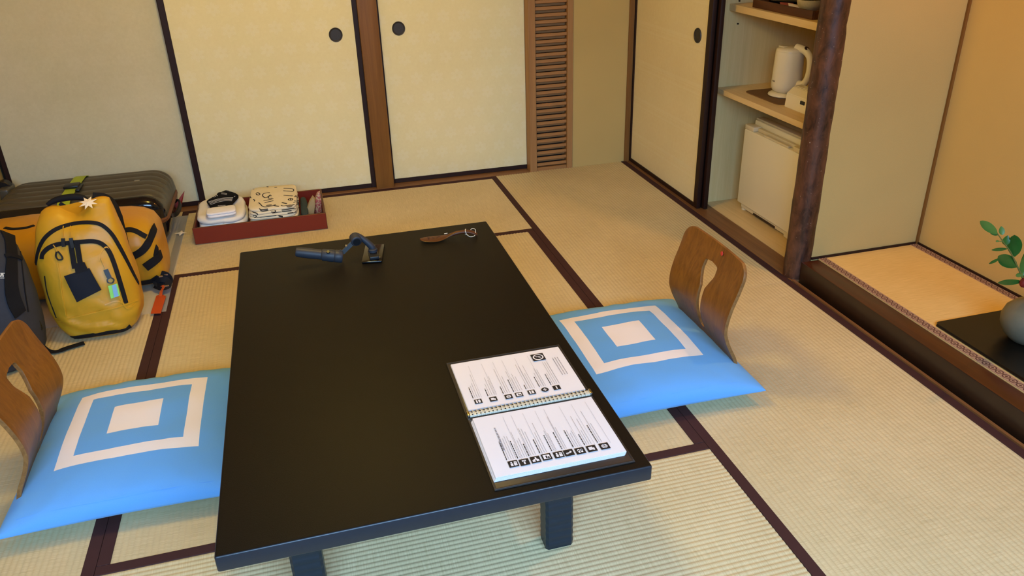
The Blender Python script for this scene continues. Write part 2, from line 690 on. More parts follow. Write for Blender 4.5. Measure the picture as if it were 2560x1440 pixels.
def surf_strap(bvh, pix, width, thick, lift=0.0, sub=6, bm=None, widths=None, rel=2):
    pts, ns = surf_path(bvh, pix, sub)
    if len(pts) < 3:
        if bm is not None:
            return bm
        raise ValueError('path misses the surface: %s' % (pix,))
    pts = relax(pts, rel)
    ns = [n.normalized() for n in relax(ns, rel + 2)]
    return strap(pts, width, thick, ns, bm, lift, widths)


def poly_prism(pts, thick, up=Vector((0, 0, 1)), bm=None):
    bm = bm or bmesh.new()
    a = [bm.verts.new(Vector(p)) for p in pts]
    b = [bm.verts.new(Vector(p) + up * thick) for p in pts]
    n = len(pts)
    bm.faces.new(a[::-1])
    bm.faces.new(b)
    for i in range(n):
        j = (i + 1) % n
        bm.faces.new((a[i], a[j], b[j], b[i]))
    return bm


def cyl(p0, p1, r0, r1=None, N=20, bm=None, bev=0.0):
    p0, p1 = Vector(p0), Vector(p1)
    r1 = r0 if r1 is None else r1
    d = (p1 - p0)
    if bev:
        t = d.normalized() * bev
        return tube([p0, p0 + t, p1 - t, p1], [r0 - bev, r0, r1, r1 - bev], N, bm)
    return tube([p0, p1], [r0, r1], N, bm)


# ================================================================== STRUCTURE
X0, X1, XM, X2, X3 = -1.475, -0.645, 0.18, 1.003, 1.845
YB, YF = 4.235, 0.81
CEIL = 2.32

# ---- floor with its tatami mats
floor = box('floor', -1.6, 2.0, -1.0, 4.4, -0.12, -0.03, M_SILL)
tag(floor, 'sub-floor of the room under the straw tatami mats', 'floor', kind='structure')


def tatami(x0, x1, y0, y1, along, first=True, heri=(True, True)):
    """along: axis of the long side and of the woven ridges"""
    W = (x1 - x0) if along == 'y' else (y1 - y0)
    L = (y1 - y0) if along == 'y' else (x1 - x0)
    n = max(1, round(W / 0.0152))
    p = W / n
    bm = bmesh.new()
    prof = []
    for i in range(n):
        for k in range(5):
            f = k / 5
            prof.append((i * p + f * p - W / 2, -0.0021 + 0.0021 * math.sin(math.pi * f) ** 0.8))
    prof.append((W / 2, -0.0021))
    rows = [-L / 2, L / 2]
    g = [[bm.verts.new((x, y, z)) for x, z in prof] for y in rows]
    for i in range(len(prof) - 1):
        bm.faces.new((g[0][i], g[0][i + 1], g[1][i + 1], g[1][i]))
    lo = [[bm.verts.new((s * W / 2, y, -0.03)) for s in (-1, 1)] for y in rows]
    bm.faces.new((lo[0][0], lo[1][0], lo[1][1], lo[0][1]))
    bm.faces.new((g[0][0], g[1][0], lo[1][0], lo[0][0]))
    bm.faces.new((g[0][-1], lo[0][1], lo[1][1], g[1][-1]))
    bm.faces.new([lo[0][0], lo[0][1]] + g[0][::-1])
    bm.faces.new([lo[1][1], lo[1][0]] + g[1])
    me = bpy.data.meshes.new('tatami_mat')
    bmesh.ops.recalc_face_normals(bm, faces=bm.faces)
    bm.to_mesh(me)
    bm.free()
    smooth(me, 60)
    me.materials.append(M_TATAMI)
    o = bpy.data.objects.new('tatami_mat', me)
    COL.objects.link(o)
    o.parent = floor
    fl = floor.location
    o.location = Vector(((x0 + x1) / 2, (y0 + y1) / 2, 0)) - fl
    if along == 'x':
        o.rotation_euler = (0, 0, math.pi / 2)
    for s, on in zip((-1, 1), heri):
        if not on:
            continue
        nb = bm_box(min(s * W / 2, s * (W / 2 - 0.031)), max(s * W / 2, s * (W / 2 - 0.031)), -L / 2, L / 2, -0.004, 0.0012, 0.0008, 1)
        m2 = bpy.data.meshes.new('border_cloth')
        nb.to_mesh(m2)
        nb.free()
        m2.materials.append(M_HERI)
        b = bpy.data.objects.new('border_cloth', m2)
        COL.objects.link(b)
        b.parent = o
        b['label'] = 'dark brown cloth border'
    return o


G = 0.0006
YS1, YS2 = 3.372, 1.655
tatami(X1 + G, X2 - G, YS1 + G, YB, 'x', heri=(True, True))            # back mat
tatami(X1 + G, XM - G, YS2 + G, YS1 - G, 'y')
tatami(XM + G, X2 - G, YS2 + G, YS1 - G, 'y')
tatami(X1 + G, X2 - G, YF, YS2 - G, 'x', heri=(True, True))            # front mat
tatami(X2 + G, X3, 2.508 + G, 4.243, 'y')
tatami(X2 + G, X3, YF, 2.508 - G, 'y')
tatami(X0, X1 - G, 2.5 + G, YB, 'y')
tatami(X0, X1 - G, YF, 2.5 - G, 'y')
vf = box('floor_veranda', -1.6, 1.95, -1.0, YF - 0.01, -0.03, -0.002, M_SILL)
tag(vf, 'boarded veranda floor on the window side of the room', 'floor', kind='structure')

# ---- ceiling and outer walls (closing the room)
tag(box('ceiling', -1.6, 2.7, -1.1, 4.5, CEIL, CEIL + 0.08, M_CEIL), 'boarded wooden ceiling of the room', 'ceiling', kind='structure')
tag(box('wall_left', -1.6, X0 - 0.012, -1.0, 4.45, -0.03, CEIL, M_PLAS), 'plaster wall on the luggage side of the room', 'wall', kind='structure')
bm = bm_box(-1.6, 2.7, 4.335, 4.45, -0.03, CEIL)
tag(obj('wall_back', bm, M_DARK), 'dark back of the sliding door wall', 'wall', kind='structure')
bm = bm_box(-1.6, 1.832, 4.24, 4.335, 1.76, CEIL)
tag(obj('wall_back_upper', bm, M_PLAS), 'plaster above the sliding doors', 'wall', kind='structure')
tag(box('trim_1', X0, 1.832, 4.215, 4.333, 1.70, 1.76, M_SILL), 'wooden head rail above the sliding doors', 'trim', kind='structure')
tag(box('wall_back_panel', 1.5035, 1.8315, 4.245, 4.334, -0.03, 1.70, M_PLAS), 'narrow plaster panel between louver and room corner', 'wall', kind='structure')
tag(box('trim_2', 1.832, 1.8610, 4.236, 4.334, -0.03, 1.95, M_POST), 'slim brown corner post beside the closet door', 'trim', kind='structure')
tag(box('trim_3', 0.349, 0.447, 4.244, 4.333, -0.03, 1.70, M_POST, bevel=0.003), 'wide wooden post between the two sliding doors', 'trim', kind='structure')
sb = bm_box(X0, 1.2425, YB + 0.001, 4.334, -0.03, 0.003, 0.0015, 1)
tag(obj('trim_4', sb, M_SILL), 'wooden floor sill under the sliding doors', 'trim', kind='structure')
# front (window) wall behind the camera with an opening
bm = bm_box(-1.6, 2.7, -0.9, -0.8, -0.03, 0.35)
bm_box(-1.6, 2.7, -0.9, -0.8, 2.16, CEIL, bm=bm)
bm_box(-1.6, -1.45, -0.9, -0.8, 0.35, 2.16, bm=bm)
bm_box(1.75, 2.7, -0.9, -0.8, 0.35, 2.16, bm=bm)
tag(obj('wall_front', bm, M_PLAS), 'plaster wall around the veranda window', 'wall', kind='structure')
w1 = empty('window_1', (0.15, -0.85, 0.35), 'wood framed veranda window', 'window', kind='structure')
bm = bmesh.new()
for x in (-1.45, 0.13, 1.71):
    bm_box(x, x + 0.04, -0.875, -0.83, 0.35, 2.16, bm=bm)
bm_box(-1.45, 1.75, -0.875, -0.83, 0.35, 0.39, bm=bm)
bm_box(-1.45, 1.75, -0.875, -0.83, 2.12, 2.16, bm=bm)
obj('window_frame', bm, M_POST, w1)


# ---- sliding doors of the back wall
def fusuma(name, x0, x1, yf, z0, z1, paper, pull, label, stL=0.022, stR=0.022, bot=0.024):
    e = empty(name, ((x0 + x1) / 2, yf + 0.01, z0), label, 'sliding door', kind='structure')
    obj('door_panel', bm_box(x0 + stL * 0.6, x1 - stR * 0.6, yf + 0.004, yf + 0.020, z0 + bot * 0.6, z1 - 0.012), paper, e)
    if stL:
        box('stile', x0, x0 + stL, yf, yf + 0.024, z0, z1, M_LACQ, e, 0.002, 1)
    if stR:
        box('stile', x1 - stR, x1, yf, yf + 0.024, z0, z1, M_LACQ, e, 0.002, 1)
    box('bottom_rail', x0 + stL, x1 - stR, yf + 0.0005, yf + 0.0235, z0, z0 + bot, M_LACQ, e, 0.001, 1)
    box('top_rail', x0 + stL, x1 - stR, yf + 0.0005, yf + 0.0235, z1 - 0.024, z1, M_LACQ, e, 0.001, 1)
    if pull:
        px, pzz = pull
        bm = bmesh.new()
        prof = [(0.001, 0.0035), (0.027, 0.0035), (0.0295, 0.0008), (0.033, 0.0002), (0.0345, 0.0022), (0.0345, 0.006)]
        rings = [[Vector((px + r * math.cos(2 * math.pi * i / 36), yf + y, pzz + r * 1.04 * math.sin(2 * math.pi * i / 36))) for i in range(36)] for r, y in prof]
        bm_loft(rings, bm=bm)
        obj('finger_pull', bm, M_PULL, e, sm=40, label='round dark metal finger pull')
    return e


fusuma('door_1', -1.468, -0.572, 4.304, 0.004, 1.698, M_FUS3, None, 'aged plain paper sliding door behind the suitcase')
fusuma('door_2', -0.588, 0.350, 4.272, 0.004, 1.698, M_FUS, (0.228, 0.836), 'sliding door with flower crest paper behind the red tray', 0.030, 0.026)
fusuma('door_3', 0.446, 1.262, 4.302, 0.004, 1.698, M_FUS, (0.556, 0.842), 'pale sliding door between the wide post and the louver', 0.014, 0.02)

# ---- louver panel
lv = empty('louver_panel', (1.373, 4.29, 0), 'narrow wooden louver panel of horizontal slats', 'louver', kind='structure')
box('stile', 1.2430, 1.2850, 4.238, 4.333, -0.03, 1.698, M_LOUVV, lv, 0.002, 1)
box('stile', 1.4690, 1.5030, 4.238, 4.333, -0.03, 1.698, M_LOUVV, lv, 0.002, 1)
box('bottom_rail', 1.2855, 1.4685, 4.246, 4.333, -0.03, 0.018, M_LOUV, lv)
sm_ = bmesh.new()
bm_box(-0.0915, 0.0915, -0.0045, 0.0045, -0.0085, 0.0085, 0.001, 1, bm=sm_)
slat_me = bpy.data.meshes.new('slat')
sm_.to_mesh(slat_me)
sm_.free()
slat_me.materials.append(M_LOUV)
z = 0.035
while z < 1.69:
    o = bpy.data.objects.new('slat', slat_me)
    COL.objects.link(o)
    o.parent = lv
    o.location = (1.377 - 1.373, 4.2535 - 4.29, z)
    o2 = bpy.data.objects.new('inner_slat', slat_me)
    COL.objects.link(o2)
    o2.parent = lv
    o2.location = (1.377 - 1.373, 4.287 - 4.29, z + 0.0155)
    z += 0.0347

# ---- closet on the right
bm = bm_box(1.846, 1.948, 2.50, 4.236, -0.03, 0.002, 0.001, 1)
tag(obj('trim_5', bm, M_SILLY), 'grooved wooden sill under the closet door', 'trim', kind='structure')


def closet_door(name, x, y0, y1, label, pull=None):
    e = empty(name, (x + 0.01, (y0 + y1) / 2, 0.004), label, 'sliding door', kind='structure')
    z0, z1 = 0.004, 1.9
    obj('door_panel', bm_box(x + 0.006, x + 0.018, y0 + 0.02, y1 - 0.006, z0 + 0.012, z1 - 0.01), M_FUS2, e)
    box('stile', x, x + 0.022, y0, y0 + 0.040, z0, z1, M_LACQ, e, 0.003, 2)
    box('stile', x, x + 0.022, y1 - 0.012, y1, z0, z1, M_LACQ, e, 0.002, 1)
    box('bottom_rail', x + 0.0005, x + 0.0215, y0 + 0.04, y1 - 0.012, z0, z0 + 0.02, M_LACQ, e)
    box('top_rail', x + 0.0005, x + 0.0215, y0 + 0.04, y1 - 0.012, z1 - 0.02, z1, M_LACQ, e)
    if pull:
        bm = bmesh.new()
        prof = [(0.001, 0.0035), (0.027, 0.0035), (0.0295, 0.0008), (0.033, 0.0002), (0.0345, 0.0022), (0.0345, 0.006)]
        rings = [[Vector((x + d, pull[0] + r * math.cos(2 * math.pi * i / 36), pull[1] + r * math.sin(2 * math.pi * i / 36))) for i in range(36)] for r, d in prof]
        bm_loft(rings, bm=bm)
        obj('finger_pull', bm, M_PULL, e, sm=40, label='round dark finger pull')
    return e


closet_door('door_4', 1.862, 3.371, 4.232, 'front paper sliding door of the closet with a finger pull', (3.503, 0.832))
closet_door('door_5', 1.892, 3.352, 4.232, 'rear closet sliding door tucked behind the front one')
tag(box('wall_right_upper', 1.862, 1.93, 2.58, 4.236, 1.9, CEIL, M_PLAS), 'plaster above the closet doors', 'wall', kind='structure')
tag(box('wall_closet_far', 1.925, 2.62, 3.44, 3.50, -0.03, CEIL, M_CLOSET), 'cream board side of the closet beside the doors', 'wall', kind='structure')
bm = bm_box(2.56, 2.62, 2.60, 3.44, -0.03, CEIL)
tag(obj('wall_closet_back', bm, M_CLOSET), 'cream board back of the open closet', 'wall', kind='structure')
tag(box('wall_closet_near', 1.95, 2.56, 2.572, 2.60, -0.03, CEIL, M_CLOSET), 'cream board side of the closet behind the log post', 'wall', kind='structure')
tag(box('floor_closet', 1.9485, 2.559, 2.6005, 3.4395, -0.03, 0.004, M_SHELF), 'pale board floor of the closet under the fridge', 'floor', kind='structure')
SH1, SH2, SHX1, SHX2 = 0.593, 0.975, 1.955, 1.985
s1 = tag(box('closet_shelf', SHX1, 2.559, 2.601, 3.439, SH1 - 0.025, SH1, M_SHELF, bevel=0.001, seg=1), 'pale wood closet shelf carrying the white kettle', 'shelf', 'closet shelves')
s2 = tag(box('closet_shelf', SHX2, 2.559, 2.601, 3.439, SH2 - 0.030, SH2, M_SHELF, bevel=0.001, seg=1), 'pale wood closet shelf carrying the dark wooden tray', 'shelf', 'closet shelves')
# shelf-pin holes, their shade made as small dark plugs on the far closet side
for (qx, qy) in ((1844, 59), (1848, 2)):
    p = py_(qx, qy, 3.4395)
    o = obj('pin_hole_plug', cyl((p.x, 3.4398, p.z), (p.x, 3.434, p.z), 0.004, N=10), M_KETTD)
    tag(o, 'small dark plug standing for the shelf-pin hole %s in the cream closet side' % ('below the tray shelf' if qy > 30 else 'above the tray shelf'), 'pin hole', 'shelf-pin holes')

# ---- log post
LPX, LPY, LPR = 1.897, 2.553, 0.0535
rings = []
for k in range(60):
    zz = -0.03 + k / 59 * (CEIL + 0.03)
    rings.append([])
    for i in range(36):
        a = 2 * math.pi * i / 36
        r = LPR + 0.0028 * noise.noise(Vector((math.cos(a) * 1.6, math.sin(a) * 1.6, zz * 9))) + 0.0012 * noise.noise(Vector((math.cos(a) * 5, math.sin(a) * 5, zz * 30)))
        rings[-1].append(Vector((LPX + r * math.cos(a), LPY + r * math.sin(a), zz)))
tag(obj('log_post', bm_loft(rings), M_BARK, sm=60), 'round dark brown natural log post between closet and alcove', 'post', kind='structure')

# ---- alcove (tokonoma)
TZ = 0.085
TX0, TXB, TYB = 1.874, 2.436, 2.508
tag(box('wall_alcove_side', 1.90, 2.56, TYB, 2.5715, -0.03, CEIL, M_PLAS), 'beige plaster side wall of the alcove beside the log post', 'wall', kind='structure')
tag(box('wall_alcove_back', TXB, 2.56, -1.0, TYB, -0.03, CEIL, M_PLAS2), 'warm beige plaster back wall of the alcove', 'wall', kind='structure')
tag(box('trim_6', TXB - 0.010, TXB - 0.0005, TYB - 0.010, TYB - 0.0005, TZ, CEIL, M_POST), 'thin wooden strip in the alcove corner', 'trim', kind='structure')
tag(box('trim_7', 1.925, TXB - 0.011, TYB - 0.006, TYB - 0.0005, TZ, TZ + 0.010, M_LACQ), 'thin dark strip at the foot of the alcove side wall', 'trim', kind='structure')
tag(box('trim_8', TXB - 0.006, TXB - 0.0005, 0.3, TYB - 0.011, TZ, TZ + 0.010, M_LACQ), 'thin dark strip at the foot of the alcove back wall', 'trim', kind='structure')
tag(box('trim_9', 1.8463, 1.858, 0.3, 2.499, -0.03, 0.006, M_SILLY), 'thin brown wood strip between tatami and alcove beam', 'trim', kind='structure')
fa = tag(box('floor_alcove', 1.955, 2.43, 0.3, TYB - 0.007, -0.03, TZ - 0.004, M_SILLY), 'raised base of the alcove under its mat', 'floor', kind='structure')
bm = bm_box(TX0, 1.9545, 0.3, 2.497, -0.03, TZ, 0.004, 2)
bm.faces.ensure_lookup_table()
for f in bm.faces:
    f.material_index = 1 if f.normal.z > 0.7 else 0
bb = tag(obj('trim_10', bm, [M_BEAM, M_BEAMTOP], sm=35), 'dark lacquered front beam of the raised alcove floor', 'trim', kind='structure')
# alcove mat
am = bm_box(1.955, 2.4295, 0.3, TYB - 0.0075, TZ - 0.004, TZ + 0.001)
amo = obj('alcove_mat', am, M_TATAMI2, fa)
bx = bm_box(1.956, 1.990, 0.3, TYB - 0.0075, TZ + 0.0005, TZ + 0.0025)
obj('border_cloth', bx, M_PHERI, amo, origin=(1.973, 1.4, TZ), label='patterned brown and beige border')
bx = bm_box(2.398, 2.4285, 0.3, TYB - 0.0075, TZ + 0.0005, TZ + 0.0025)
obj('border_cloth', bx, M_PHERI, amo, origin=(2.413, 1.4, TZ), label='patterned brown and beige border')

# ---- ceiling lamp over the room (out of frame) and small alcove lamp
LX, LY, LZ = 0.02, 2.58, 1.98
lamp = empty('ceiling_lamp', (LX, LY, LZ - 0.13), 'round paper lantern lamp hanging over the table', 'lamp')
obj('lamp_shade', lathe([(0.004 + 0.172 * math.sin(math.pi * k / 14), -0.13 * math.cos(math.pi * k / 14)) for k in range(15)], (LX, LY, LZ), 28), M_SHADE, lamp, sm=60, label='glowing paper shade')
obj('lamp_cord', cyl((LX, LY, LZ + 0.125), (LX, LY, CEIL), 0.006), M_BLACKP, lamp)
al = empty('alcove_lamp', (2.15, 1.9, CEIL - 0.05), 'small downlight in the alcove ceiling', 'lamp')
obj('lamp_housing', lathe([(0.05, 0.0), (0.06, 0.0), (0.06, 0.05), (0.001, 0.05)], (2.15, 1.9, CEIL - 0.05), 24), M_METAL, al, sm=40)
area_light('alcove_lamp_light', (2.15, 1.9, CEIL - 0.055), (0, 0, -1), 0.09, 0.09, 13, (1.0, 0.46, 0.07), 'DISK')


# ================================================================== TABLE
TT = 0.35
TXa, TXb, TYa, TYb = -0.278, 0.618, 1.215, 2.712
table = empty('low_table', ((TXa + TXb) / 2, (TYa + TYb) / 2, 0), 'large black lacquered low table in the middle of the tatami', 'table')
bm = bm_box(TXa, TXb, TYa, TYb, TT - 0.040, TT, 0.005, 3)
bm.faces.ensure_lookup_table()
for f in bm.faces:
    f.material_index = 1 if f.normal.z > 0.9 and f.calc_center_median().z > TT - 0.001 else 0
obj('tabletop', bm, [M_TABLE_EDGE, M_TABLE_TOP], table, sm=35)
for lx in (0.430, -0.166):
    for ly in (1.381, TYa + TYb - 1.381 - 0.055):
        rings = []
        K = 44
        for k in range(K + 1):
            zz = 0.0012 + (TT - 0.0415) * k / K
            w = 0.0017 * math.sin(zz * 2 * math.pi / 0.024 + 0.6)
            d = 0.004 * (1 - min(1, zz / 0.3))
            x0, x1, y0, y1 = lx, lx + 0.07, ly + w - d * 0, ly + 0.055 - w
            c = 0.006
            rings.append([Vector(p) for p in ((x0 + c, y0, zz), (x1 - c, y0, zz), (x1, y0 + c, zz), (x1, y1 - c, zz), (x1 - c, y1, zz), (x0 + c, y1, zz), (x0, y1 - c, zz), (x0, y0 + c, zz))])
        obj('leg', bm_loft(rings), M_TABLE_LEG, table, sm=35, label='black leg with rippled adze marks')
for lx in (0.430, -0.166):
    box('side_rail', lx + 0.02, lx + 0.05, 1.437, TYa + TYb - 1.381 - 0.056, TT - 0.075, TT - 0.0405, M_TABLE_LEG, table)

# ================================================================== FLOOR CHAIRS AND CUSHIONS
# plywood profile: distance outwards from the cushion centre line (u) against height (z)
CH_PROF = [(-0.26, 0.006), (-0.18, 0.006), (-0.05, 0.006), (0.08, 0.006), (0.19, 0.008), (0.225, 0.014), (0.252, 0.030), (0.264, 0.052), (0.265, 0.078), (0.257, 0.108),
           (0.243, 0.140), (0.231, 0.172), (0.224, 0.205), (0.226, 0.245), (0.237, 0.290), (0.252, 0.332), (0.264, 0.370), (0.272, 0.400), (0.277, 0.426)]


def floor_chair(cx, cy, sgn, label, rot=0.0):
    e = empty('floor_chair', (cx, cy, 0.0), label, 'chair', 'floor chairs at the low table')
    path = crom([(u, 0, z) for u, z in CH_PROF], 5)
    acc = [0]
    for a, b in zip(path[:-1], path[1:]):
        acc.append(acc[-1] + (b - a).length)
    LT = acc[-1]
    ks = next(i for i, p in enumerate(path) if p.z > 0.05)
    HW, R = 0.197, 0.05

    def half(s):
        w = HW
        top = LT - s
        if top < R:
            w = HW - R + math.sqrt(max(0, R * R - (R - top) ** 2))
        if s < R:
            w = HW - R + math.sqrt(max(0, R * R - (R - s) ** 2))
        z_ = 0
        return w

    def slot(z, x):
        tab = [(0.124, 0.0), (0.130, 0.013), (0.275, 0.0155), (0.318, 0.038), (0.328, 0.041), (0.352, 0.040), (0.358, 0.034), (0.361, 0.0)]
        for (za, ha), (zb, hb) in zip(tab[:-1], tab[1:]):
            if za <= z <= zb:
                return ha + (hb - ha) * (z - za) / (zb - za)
        return 0.0

    def build(i0, i1, name):
        bm = bmesh.new()
        NC = 9
        rows = []
        idx = list(range(i0, i1 + 1))
        pts = [(path[i], acc[i]) for i in idx]
        # extra rows for crisp slot ends
        fine = []
        for (p, s), (q, s2) in zip(pts[:-1], pts[1:]):
            nsub = 5 if p.z > 0.1 else 1
            for k in range(nsub):
                fine.append((p.lerp(q, k / nsub), s + (s2 - s) * k / nsub))
        fine.append(pts[-1])
        for p, s in fine:
            w = half(s)
            h = slot(p.z, p.x) if name == 'backrest' else 0
            bend = lambda y: -0.30 * y * y * min(1, max(0, (p.z - 0.05) / 0.15))   # shallow lateral curve
            L = [-w + (w - h) * k / (NC - 1) for k in range(NC)]
            Rr = [h + (w - h) * k / (NC - 1) for k in range(NC)]
            rows.append(([Vector((p.x + bend(y), y, p.z)) for y in L], [Vector((p.x + bend(y), y, p.z)) for y in Rr]))
        for side in (0, 1):
            vv = [[bm.verts.new(q) for q in r[side]] for r in rows]
            for a, b in zip(vv[:-1], vv[1:]):
                for i in range(NC - 1):
                    bm.faces.new((a[i], a[i + 1], b[i + 1], b[i]))
        bmesh.ops.remove_doubles(bm, verts=bm.verts, dist=1e-5)
        M = Matrix.Translation((cx, cy, 0)) @ Matrix.Rotation(rot, 4, 'Z') @ Matrix.Diagonal((sgn, 1, 1, 1))
        bmesh.ops.transform(bm, matrix=M, verts=bm.verts)
        bmesh.ops.recalc_face_normals(bm, faces=bm.faces)
        o = obj(name, bm, [M_PLY, M_PLYE], e, sm=50)
        sd = o.modifiers.new('thickness', 'SOLIDIFY')
        sd.thickness = 0.011
        sd.offset = 0
        sd.material_offset_rim = 1
        bv = o.modifiers.new('edge', 'BEVEL')
        bv.width = 0.0018
        bv.segments = 2
        bv.limit_method = 'ANGLE'
        bv.angle_limit = math.radians(50)
        return o

    build(0, ks, 'seat')
    bk = build(ks, len(path) - 1, 'backrest')
    return e, bk


chR, bkR = floor_chair(0.969, 2.085, 1, 'bent plywood floor chair with its back to the alcove')
chL, bkL = floor_chair(-0.588, 2.075, -1, 'bent plywood floor chair with its back to the grey backpack')
# small red stamp mark on the right backrest
red = NT('red_stamp')
red.base(rgb(214, 60, 44))
red.set(0.5)
p0 = px_(1808, 634, 1.238)
mk = bmesh.new()
for i in range(7):
    a = random.uniform(0, 6.28)
    rr = random.uniform(0, 0.006)
    y_, z_ = p0.y + rr * math.cos(a), p0.z + rr * math.sin(a)
    xs = 0.969 + 0.262 - 0.3 * (y_ - 2.085) ** 2 - 0.0062 + (z_ - 0.38) * 0.28
    merge(mk, cyl((xs - 0.0012, y_, z_), (xs + 0.002, y_, z_), random.uniform(0.002, 0.0045), N=8))
obj('red_stamp', mk, red.m, chR, label='small red stamp on the plywood')


def cushion(cx, cy, hx, hy, z0, zedge, ztop, label, seed):
    N = 64
    bm = bmesh.new()

    def pos(u, v, top):
        # corners stand out, edges bow in a little
        x = hx * u * (1 - 0.055 * (1 - v * v) * abs(u) ** 3)
        y = hy * v * (1 - 0.055 * (1 - u * u) * abs(v) ** 3)
        k = max(0.0, (1 - abs(u) ** 2.6) * (1 - abs(v) ** 2.6))
        cornerlift = 0.0
        wr = noise.noise(Vector((u * 3 + seed, v * 3, 0.3))) * 0.004 + noise.noise(Vector((u * 9 + seed, v * 9, 1.3))) * 0.0012
        r2 = (abs(u) ** 6 + abs(v) ** 6)
        rad = noise.noise(Vector((math.atan2(v, u) * 9, seed, 0))) * 0.005 * min(1, r2)
        if top:
            z = zedge + (ztop - zedge) * k ** 0.42 + (wr + rad) * min(1, k * 4)
        else:
            z = zedge - (zedge - z0) * min(1, k * 2.2) ** 0.5
        return Vector((cx + x, cy + y, z))

    # denser near the rim
    def par(i):
        t = -1 + 2 * i / N
        return math.copysign(1 - (1 - abs(t)) ** 1.5, t)
    for top in (True, False):
        g = [[bm.verts.new(pos(par(i), par(j), top)) for i in range(N + 1)] for j in range(N + 1)]
        for j in range(N):
            for i in range(N):
                bm.faces.new((g[j][i], g[j][i + 1], g[j + 1][i + 1], g[j + 1][i]))
    bmesh.ops.remove_doubles(bm, verts=bm.verts, dist=1e-5)
    e = obj('floor_cushion', bm, M_CUSH, origin=(cx, cy, z0), sm=180)
    tag(e, label, 'cushion', 'blue floor cushions')
    return e


cR = cushion(0.952, 2.098, 0.322, 0.325, 0.0125, 0.048, 0.128, 'sky blue cushion with white squares on the chair nearer the alcove', 1.7)
cL = cushion(-0.588, 2.098, 0.300, 0.325, 0.0125, 0.046, 0.128, 'sky blue cushion with white squares on the chair nearer the luggage', 5.2)
# cloth seam along the near side of the right cushion
for cc, (xx0, xx1) in ((cR, (0.68, 1.23)), (cL, (-0.84, -0.33))):
    pts = []
    bvh = None
    dg = bmesh.new()
    dg.from_mesh(cc.data)
    bmesh.ops.translate(dg, vec=cc.location, verts=dg.verts)
    bvh = bvh_of(dg)
    ns = []
    for i in range(25):
        x = xx0 + (xx1 - xx0) * i / 24
        h = bvh.ray_cast(Vector((x, 1.806, 0.6)), Vector((0, 0, -1)))
        if h[0]:
            pts.append(h[0])
            ns.append(h[1])
    dg.free()
    obj('seam', strap(relax(pts), 0.004, 0.0012, [n.normalized() for n in ns], lift=-0.0004), M_CUSH, cc, label='stitched seam')

# ================================================================== BINDER
binder = empty('ring_binder', (0.43, 1.494, TT), 'open black ring binder with printed guest pages on the table', 'binder')
BX0, BX1, BY0, BY1, BYS = 0.274, 0.587, 1.236, 1.754, 1.507
for nm, ya, yb in (('cover', BY0, BYS - 0.010), ('cover', BYS + 0.010, BY1)):
    c = box(nm, BX0, BX1, ya, yb, TT + 0.0003, TT + 0.0033, M_COVER, binder, 0.0012, 2)
    bm = bmesh.new()
    for (a, b, c0, d) in ((BX0 + 0.001, BX1 - 0.001, ya + 0.001, ya + 0.005), (BX0 + 0.001, BX1 - 0.001, yb - 0.005, yb - 0.001), (BX0 + 0.001, BX0 + 0.005, ya + 0.005, yb - 0.005), (BX1 - 0.005, BX1 - 0.001, ya + 0.005, yb - 0.005)):
        bm_box(a, b, c0, d, TT + 0.003, TT + 0.0042, 0.0004, 1, bm=bm)
    obj('welt', bm, M_COVER, c, label='raised welt along the cover rim')
box('spine', BX0, BX1, BYS - 0.0098, BYS + 0.0098, TT + 0.0003, TT + 0.0024, M_COVER, binder)


def page_stack(x0, x1, y0, y1, z0, n, dz, fan):
    """n sheets, slightly fanned; returns the top sheet"""
    top = None
    for k in range(n):
        f = fan * (n - 1 - k)
        jx, jy = random.uniform(-0.0008, 0.0008), random.uniform(-0.0006, 0.0006)
        bm = bmesh.new()
        NX, NY = 10, 10
        last = k == n - 1

        def hz(u, v):
            zz = z0 + k * dz
            if last:
                zz += 0.0012 * noise.noise(Vector((u * 2.2, v * 2.2, 3.1 + x0))) + 0.0004
            return zz
        g = [[bm.verts.new((x0 + jx - f * 0.6 + (x1 - x0) * i / NX, y0 + jy + f * -0.5 + (y1 - y0) * j / NY, hz(i / NX, j / NY))) for i in range(NX + 1)] for j in range(NY + 1)]
        for j in range(NY):
            for i in range(NX):
                bm.faces.new((g[j][i], g[j][i + 1], g[j + 1][i + 1], g[j + 1][i]))
        r = bmesh.ops.extrude_face_region(bm, geom=list(bm.faces))
        bmesh.ops.translate(bm, vec=(0, 0, -dz * 0.8), verts=[v for v in r['geom'] if isinstance(v, bmesh.types.BMVert)])
        top = obj('page', bm, M_PAPER if last else M_PAPER2, binder, sm=60)
    return top


pg_lo = page_stack(0.284, 0.578, 1.264, 1.482, TT + 0.0045, 6, 0.0013, 0.0016)
pg_hi = page_stack(0.284, 0.579, 1.524, 1.738, TT + 0.0045, 3, 0.0009, 0.0006)
ZLO, ZHI = TT + 0.0045 + 5 * 0.0013 + 0.0022, TT + 0.0045 + 2 * 0.0009 + 0.0022


def flat(bm, x0, x1, y0, y1, z, mi=0):
    v = [bm.verts.new(p) for p in ((x0, y0, z), (x1, y0, z), (x1, y1, z), (x0, y1, z))]
    f = bm.faces.new(v)
    f.material_index = mi


def text_line(bm, x, y0, length, th, z, mi, wl=(0.004, 0.011)):
    y = y0
    while y < y0 + length:
        w = random.uniform(*wl)
        w = min(w, y0 + length - y)
        if w > 0.001:
            flat(bm, x, x + th, y, y + w, z, mi)
        y += w + th * 0.8


